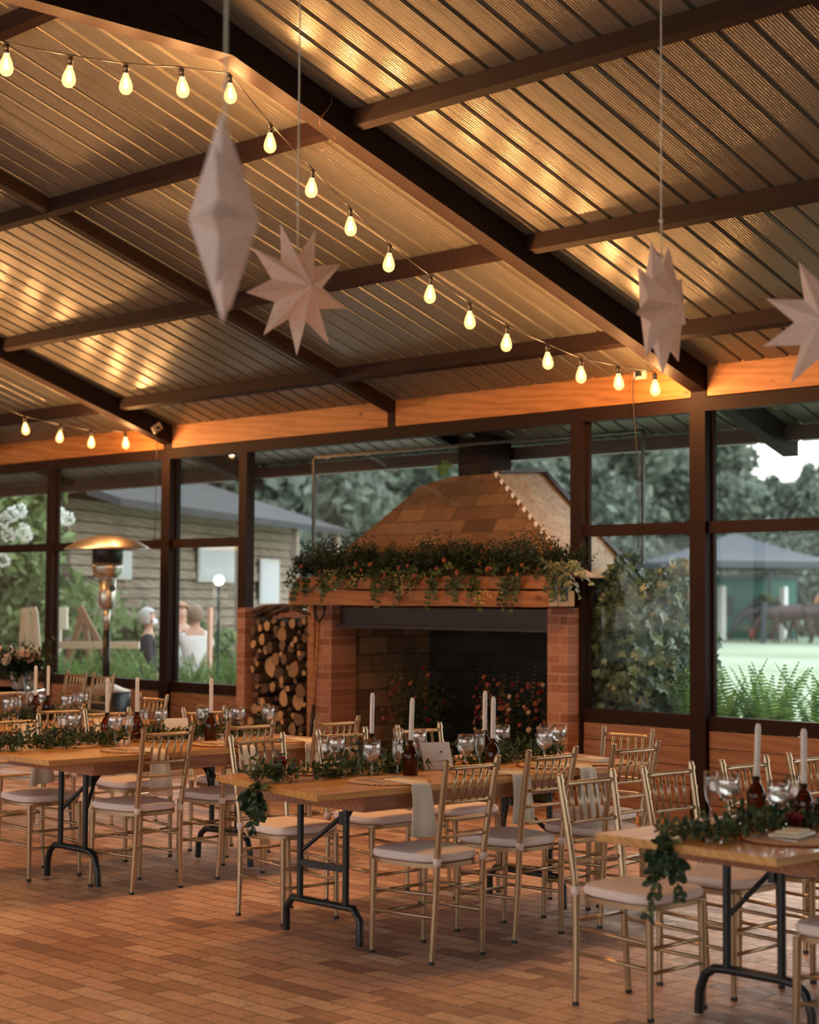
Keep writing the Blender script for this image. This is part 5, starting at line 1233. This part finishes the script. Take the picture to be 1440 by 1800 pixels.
def person(loc, rz, label, hairc, shirtc, pants, arms='down', mask=False, k=1.0, hairlen=0, collar=.0):
    """faces local +x"""
    e = empty('person', loc, rz, label=label, cat='person'); e.scale = (k, k, k)
    A_ = {'down': ((.0, .19, 1.34), (.02, .25, 1.08), (.12, .24, .86)), 'hug': ((.02, .19, 1.34), (.22, .24, 1.20), (.44, .10, 1.26)), 'up': ((.0, .19, 1.34), (.18, .30, 1.22), (.24, .30, 1.42))}
    J = [((0, 0, .95), (.12, .16)), ((0, 0, 1.12), (.105, .145)), ((0, 0, 1.28), (.115, .17)), ((0, 0, 1.40), (.07, .10)), ((.01, 0, 1.47), .052), ((.02, 0, 1.54), (.072, .066)), ((.02, 0, 1.63), (.098, .08)), ((.01, 0, 1.71), (.075, .065))]
    E_l = [(i, i+1) for i in range(7)]
    i0 = len(J); J += [((.105, 0, 1.60), .014), ((.122, 0, 1.585), .012)]; E_l += [(6, i0), (i0, i0+1)]
    arm_pts = []
    for s in (-1, 1):
        kind = arms if isinstance(arms, str) else arms[0 if s < 0 else 1]
        a = [Vector((p[0], p[1]*s, p[2])) for p in A_[kind]]; arm_pts.append(a)
        i0 = len(J); hd_ = (a[2]-a[1]).normalized()
        J += [(tuple(a[0]), .058), (tuple(a[1]), .042), (tuple(a[2]), .028), (tuple(a[2]+hd_*.05), (.018, .036))]
        E_l += [(3, i0), (i0, i0+1), (i0+1, i0+2), (i0+2, i0+3)]
        for f in range(4):
            i1 = len(J); sd = Vector((0, 1, 0)) if abs(hd_.y) < .8 else Vector((1, 0, 0)); o_ = sd*(f-1.5)*.018; L2 = (.055, .065, .06, .048)[f]
            J += [(tuple(a[2]+hd_*.09+o_), .009), (tuple(a[2]+hd_*(.09+L2)+o_+Vector((.01, 0, 0))), .007)]; E_l += [(i0+3, i1), (i1, i1+1)]
        i1 = len(J); J += [(tuple(a[2]+hd_*.05+Vector((.03, 0, .01))), .010), (tuple(a[2]+hd_*.09+Vector((.045, 0, .01))), .008)]; E_l += [(i0+2, i1), (i1, i1+1)]
        i0 = len(J); J += [((0, s*.09, .88), .095), ((.02, s*.10, .50), .062), ((-.01, s*.10, .10), .042), ((.10, s*.11, .04), .038)]; E_l += [(0, i0), (i0, i0+1), (i0+1, i0+2), (i0+2, i0+3)]
    skin('body', J, E_l, mats['skin'], e, sub=2)
    T = [((0, 0, .88), (.15, .19)), ((0, 0, 1.12), (.130, .17)), ((0, 0, 1.28), (.14, .195)), ((0, 0, 1.43), (.10, .14))]; TE = [(0, 1), (1, 2), (2, 3)]
    for a in arm_pts:
        i0 = len(T); T += [(tuple(a[0]), .074), (tuple(a[1]), .058), (tuple(a[1].lerp(a[2], .93)), .044)]; TE += [(2, i0), (i0, i0+1), (i0+1, i0+2)]
    skin('sweater', T, TE, shirtc, e, sub=2)
    Pn = [((0, 0, .93), (.14, .18))]; PE = []
    for s in (-1, 1): i0 = len(Pn); Pn += [((0, s*.09, .86), .115), ((.02, s*.10, .50), .085), ((-.01, s*.10, .12), .07)]; PE += [(0, i0), (i0, i0+1), (i0+1, i0+2)]
    skin('trousers', Pn, PE, pants, e, sub=1)
    # hair: thick cap over the crown and the back of the skull, open at the face
    hm = MB(); nu, nv = 20, 12; vs = []
    for j in range(nv+1):
        th = PI*j/nv
        for i in range(nu):
            a = 2*PI*i/nu; w_ = 1+.04*math.sin(7*a+3*th); vs.append((-.012+.118*w_*math.sin(th)*math.cos(a), .100*w_*math.sin(th)*math.sin(a), 1.635+.125*math.cos(th)))
    fs = []
    for j in range(nv):
        for i in range(nu):
            q = (j*nu+i, j*nu+(i+1) % nu, (j+1)*nu+(i+1) % nu, (j+1)*nu+i); cxx = sum(vs[k][0] for k in q)/4; czz = sum(vs[k][2] for k in q)/4
            if not (cxx > .02 and czz < 1.69) and czz > 1.55: fs.append(q)
    hm.add(vs, fs)
    for j in range(hairlen): hm.lathe([(.07, 1.60-.06*j), (.085, 1.56-.06*j), (.07, 1.50-.06*j)], 12, (-.045, 0, 0), None, .7, 1.05)
    o = hm.build('hair', hairc, e, smooth=True); sd = o.modifiers.new('s', 'SOLIDIFY'); sd.thickness = .012; sd.offset = -1
    ey = MB()
    for s in (-1, 1): ey.lathe([(0, -.008), (.008, 0), (0, .008)], 8, (.105, s*.032, 1.625))
    ey.build('eyes', mats['black'], e)
    MB().tube([(.108, -.022, 1.555), (.113, 0, 1.552), (.108, .022, 1.555)], .005, 5).build('mouth', mats['coral'], e)
    er = MB()
    for s in (-1, 1): er.lathe([(0, -.004), (.02, -.002), (.022, .004), (0, .006)], 8, (.01, s*.088, 1.61), Matrix.Rotation(PI/2, 3, 'X'))
    er.build('ears', mats['skin'], e, smooth=True)
    if mask:
        mm = MB(); vs = []
        for j in range(5):
            for i in range(7): a = -1.1+2.2*i/6; vs.append((.02+.115*math.cos(a)-(.012*abs(j-2)), .10*math.sin(a), 1.53+.022*j))
        mm.add(vs, [(j*7+i, j*7+i+1, (j+1)*7+i+1, (j+1)*7+i) for j in range(4) for i in range(6)]); o = mm.build('face_mask', mats['paper'], e, smooth=True); sd = o.modifiers.new('s', 'SOLIDIFY'); sd.thickness = .004
    return e
right = math.atan2(R_.y, R_.x)
dk = M_plain('dark_sweater', (.035, .035, .045), .8); wh = M_plain('white_knit', (.74, .73, .73), .85, var=.08); wsk = M_plain('white_trousers', (.68, .68, .68), .8)
grey = M_plain('silver_hair', (.52, .52, .50), .6, var=.2, scale=40); ginger = M_plain('auburn_hair', (.40, .20, .10), .55, var=.2, scale=40); shortb = M_plain('brown_hair', (.22, .14, .09), .6, var=.25, scale=40)
def gp(x, c): q = px(x, 1100, c); return (q.x, q.y, -.1)
person(gp(260, 21.5), right+.15, 'grey haired person in dark top and white face mask looking at the pair', grey, dk, dk, 'down', True, .90)
person(gp(318, 22.6), back+.35, 'auburn haired person in white facing the window, embraced by another', ginger, wh, wsk, 'hug', False, .94, 3)
person(gp(343, 21.8), back+PI+.25, 'short haired person in white seen from behind, embracing the other', shortb, wh, wsk, 'hug', False, .92)
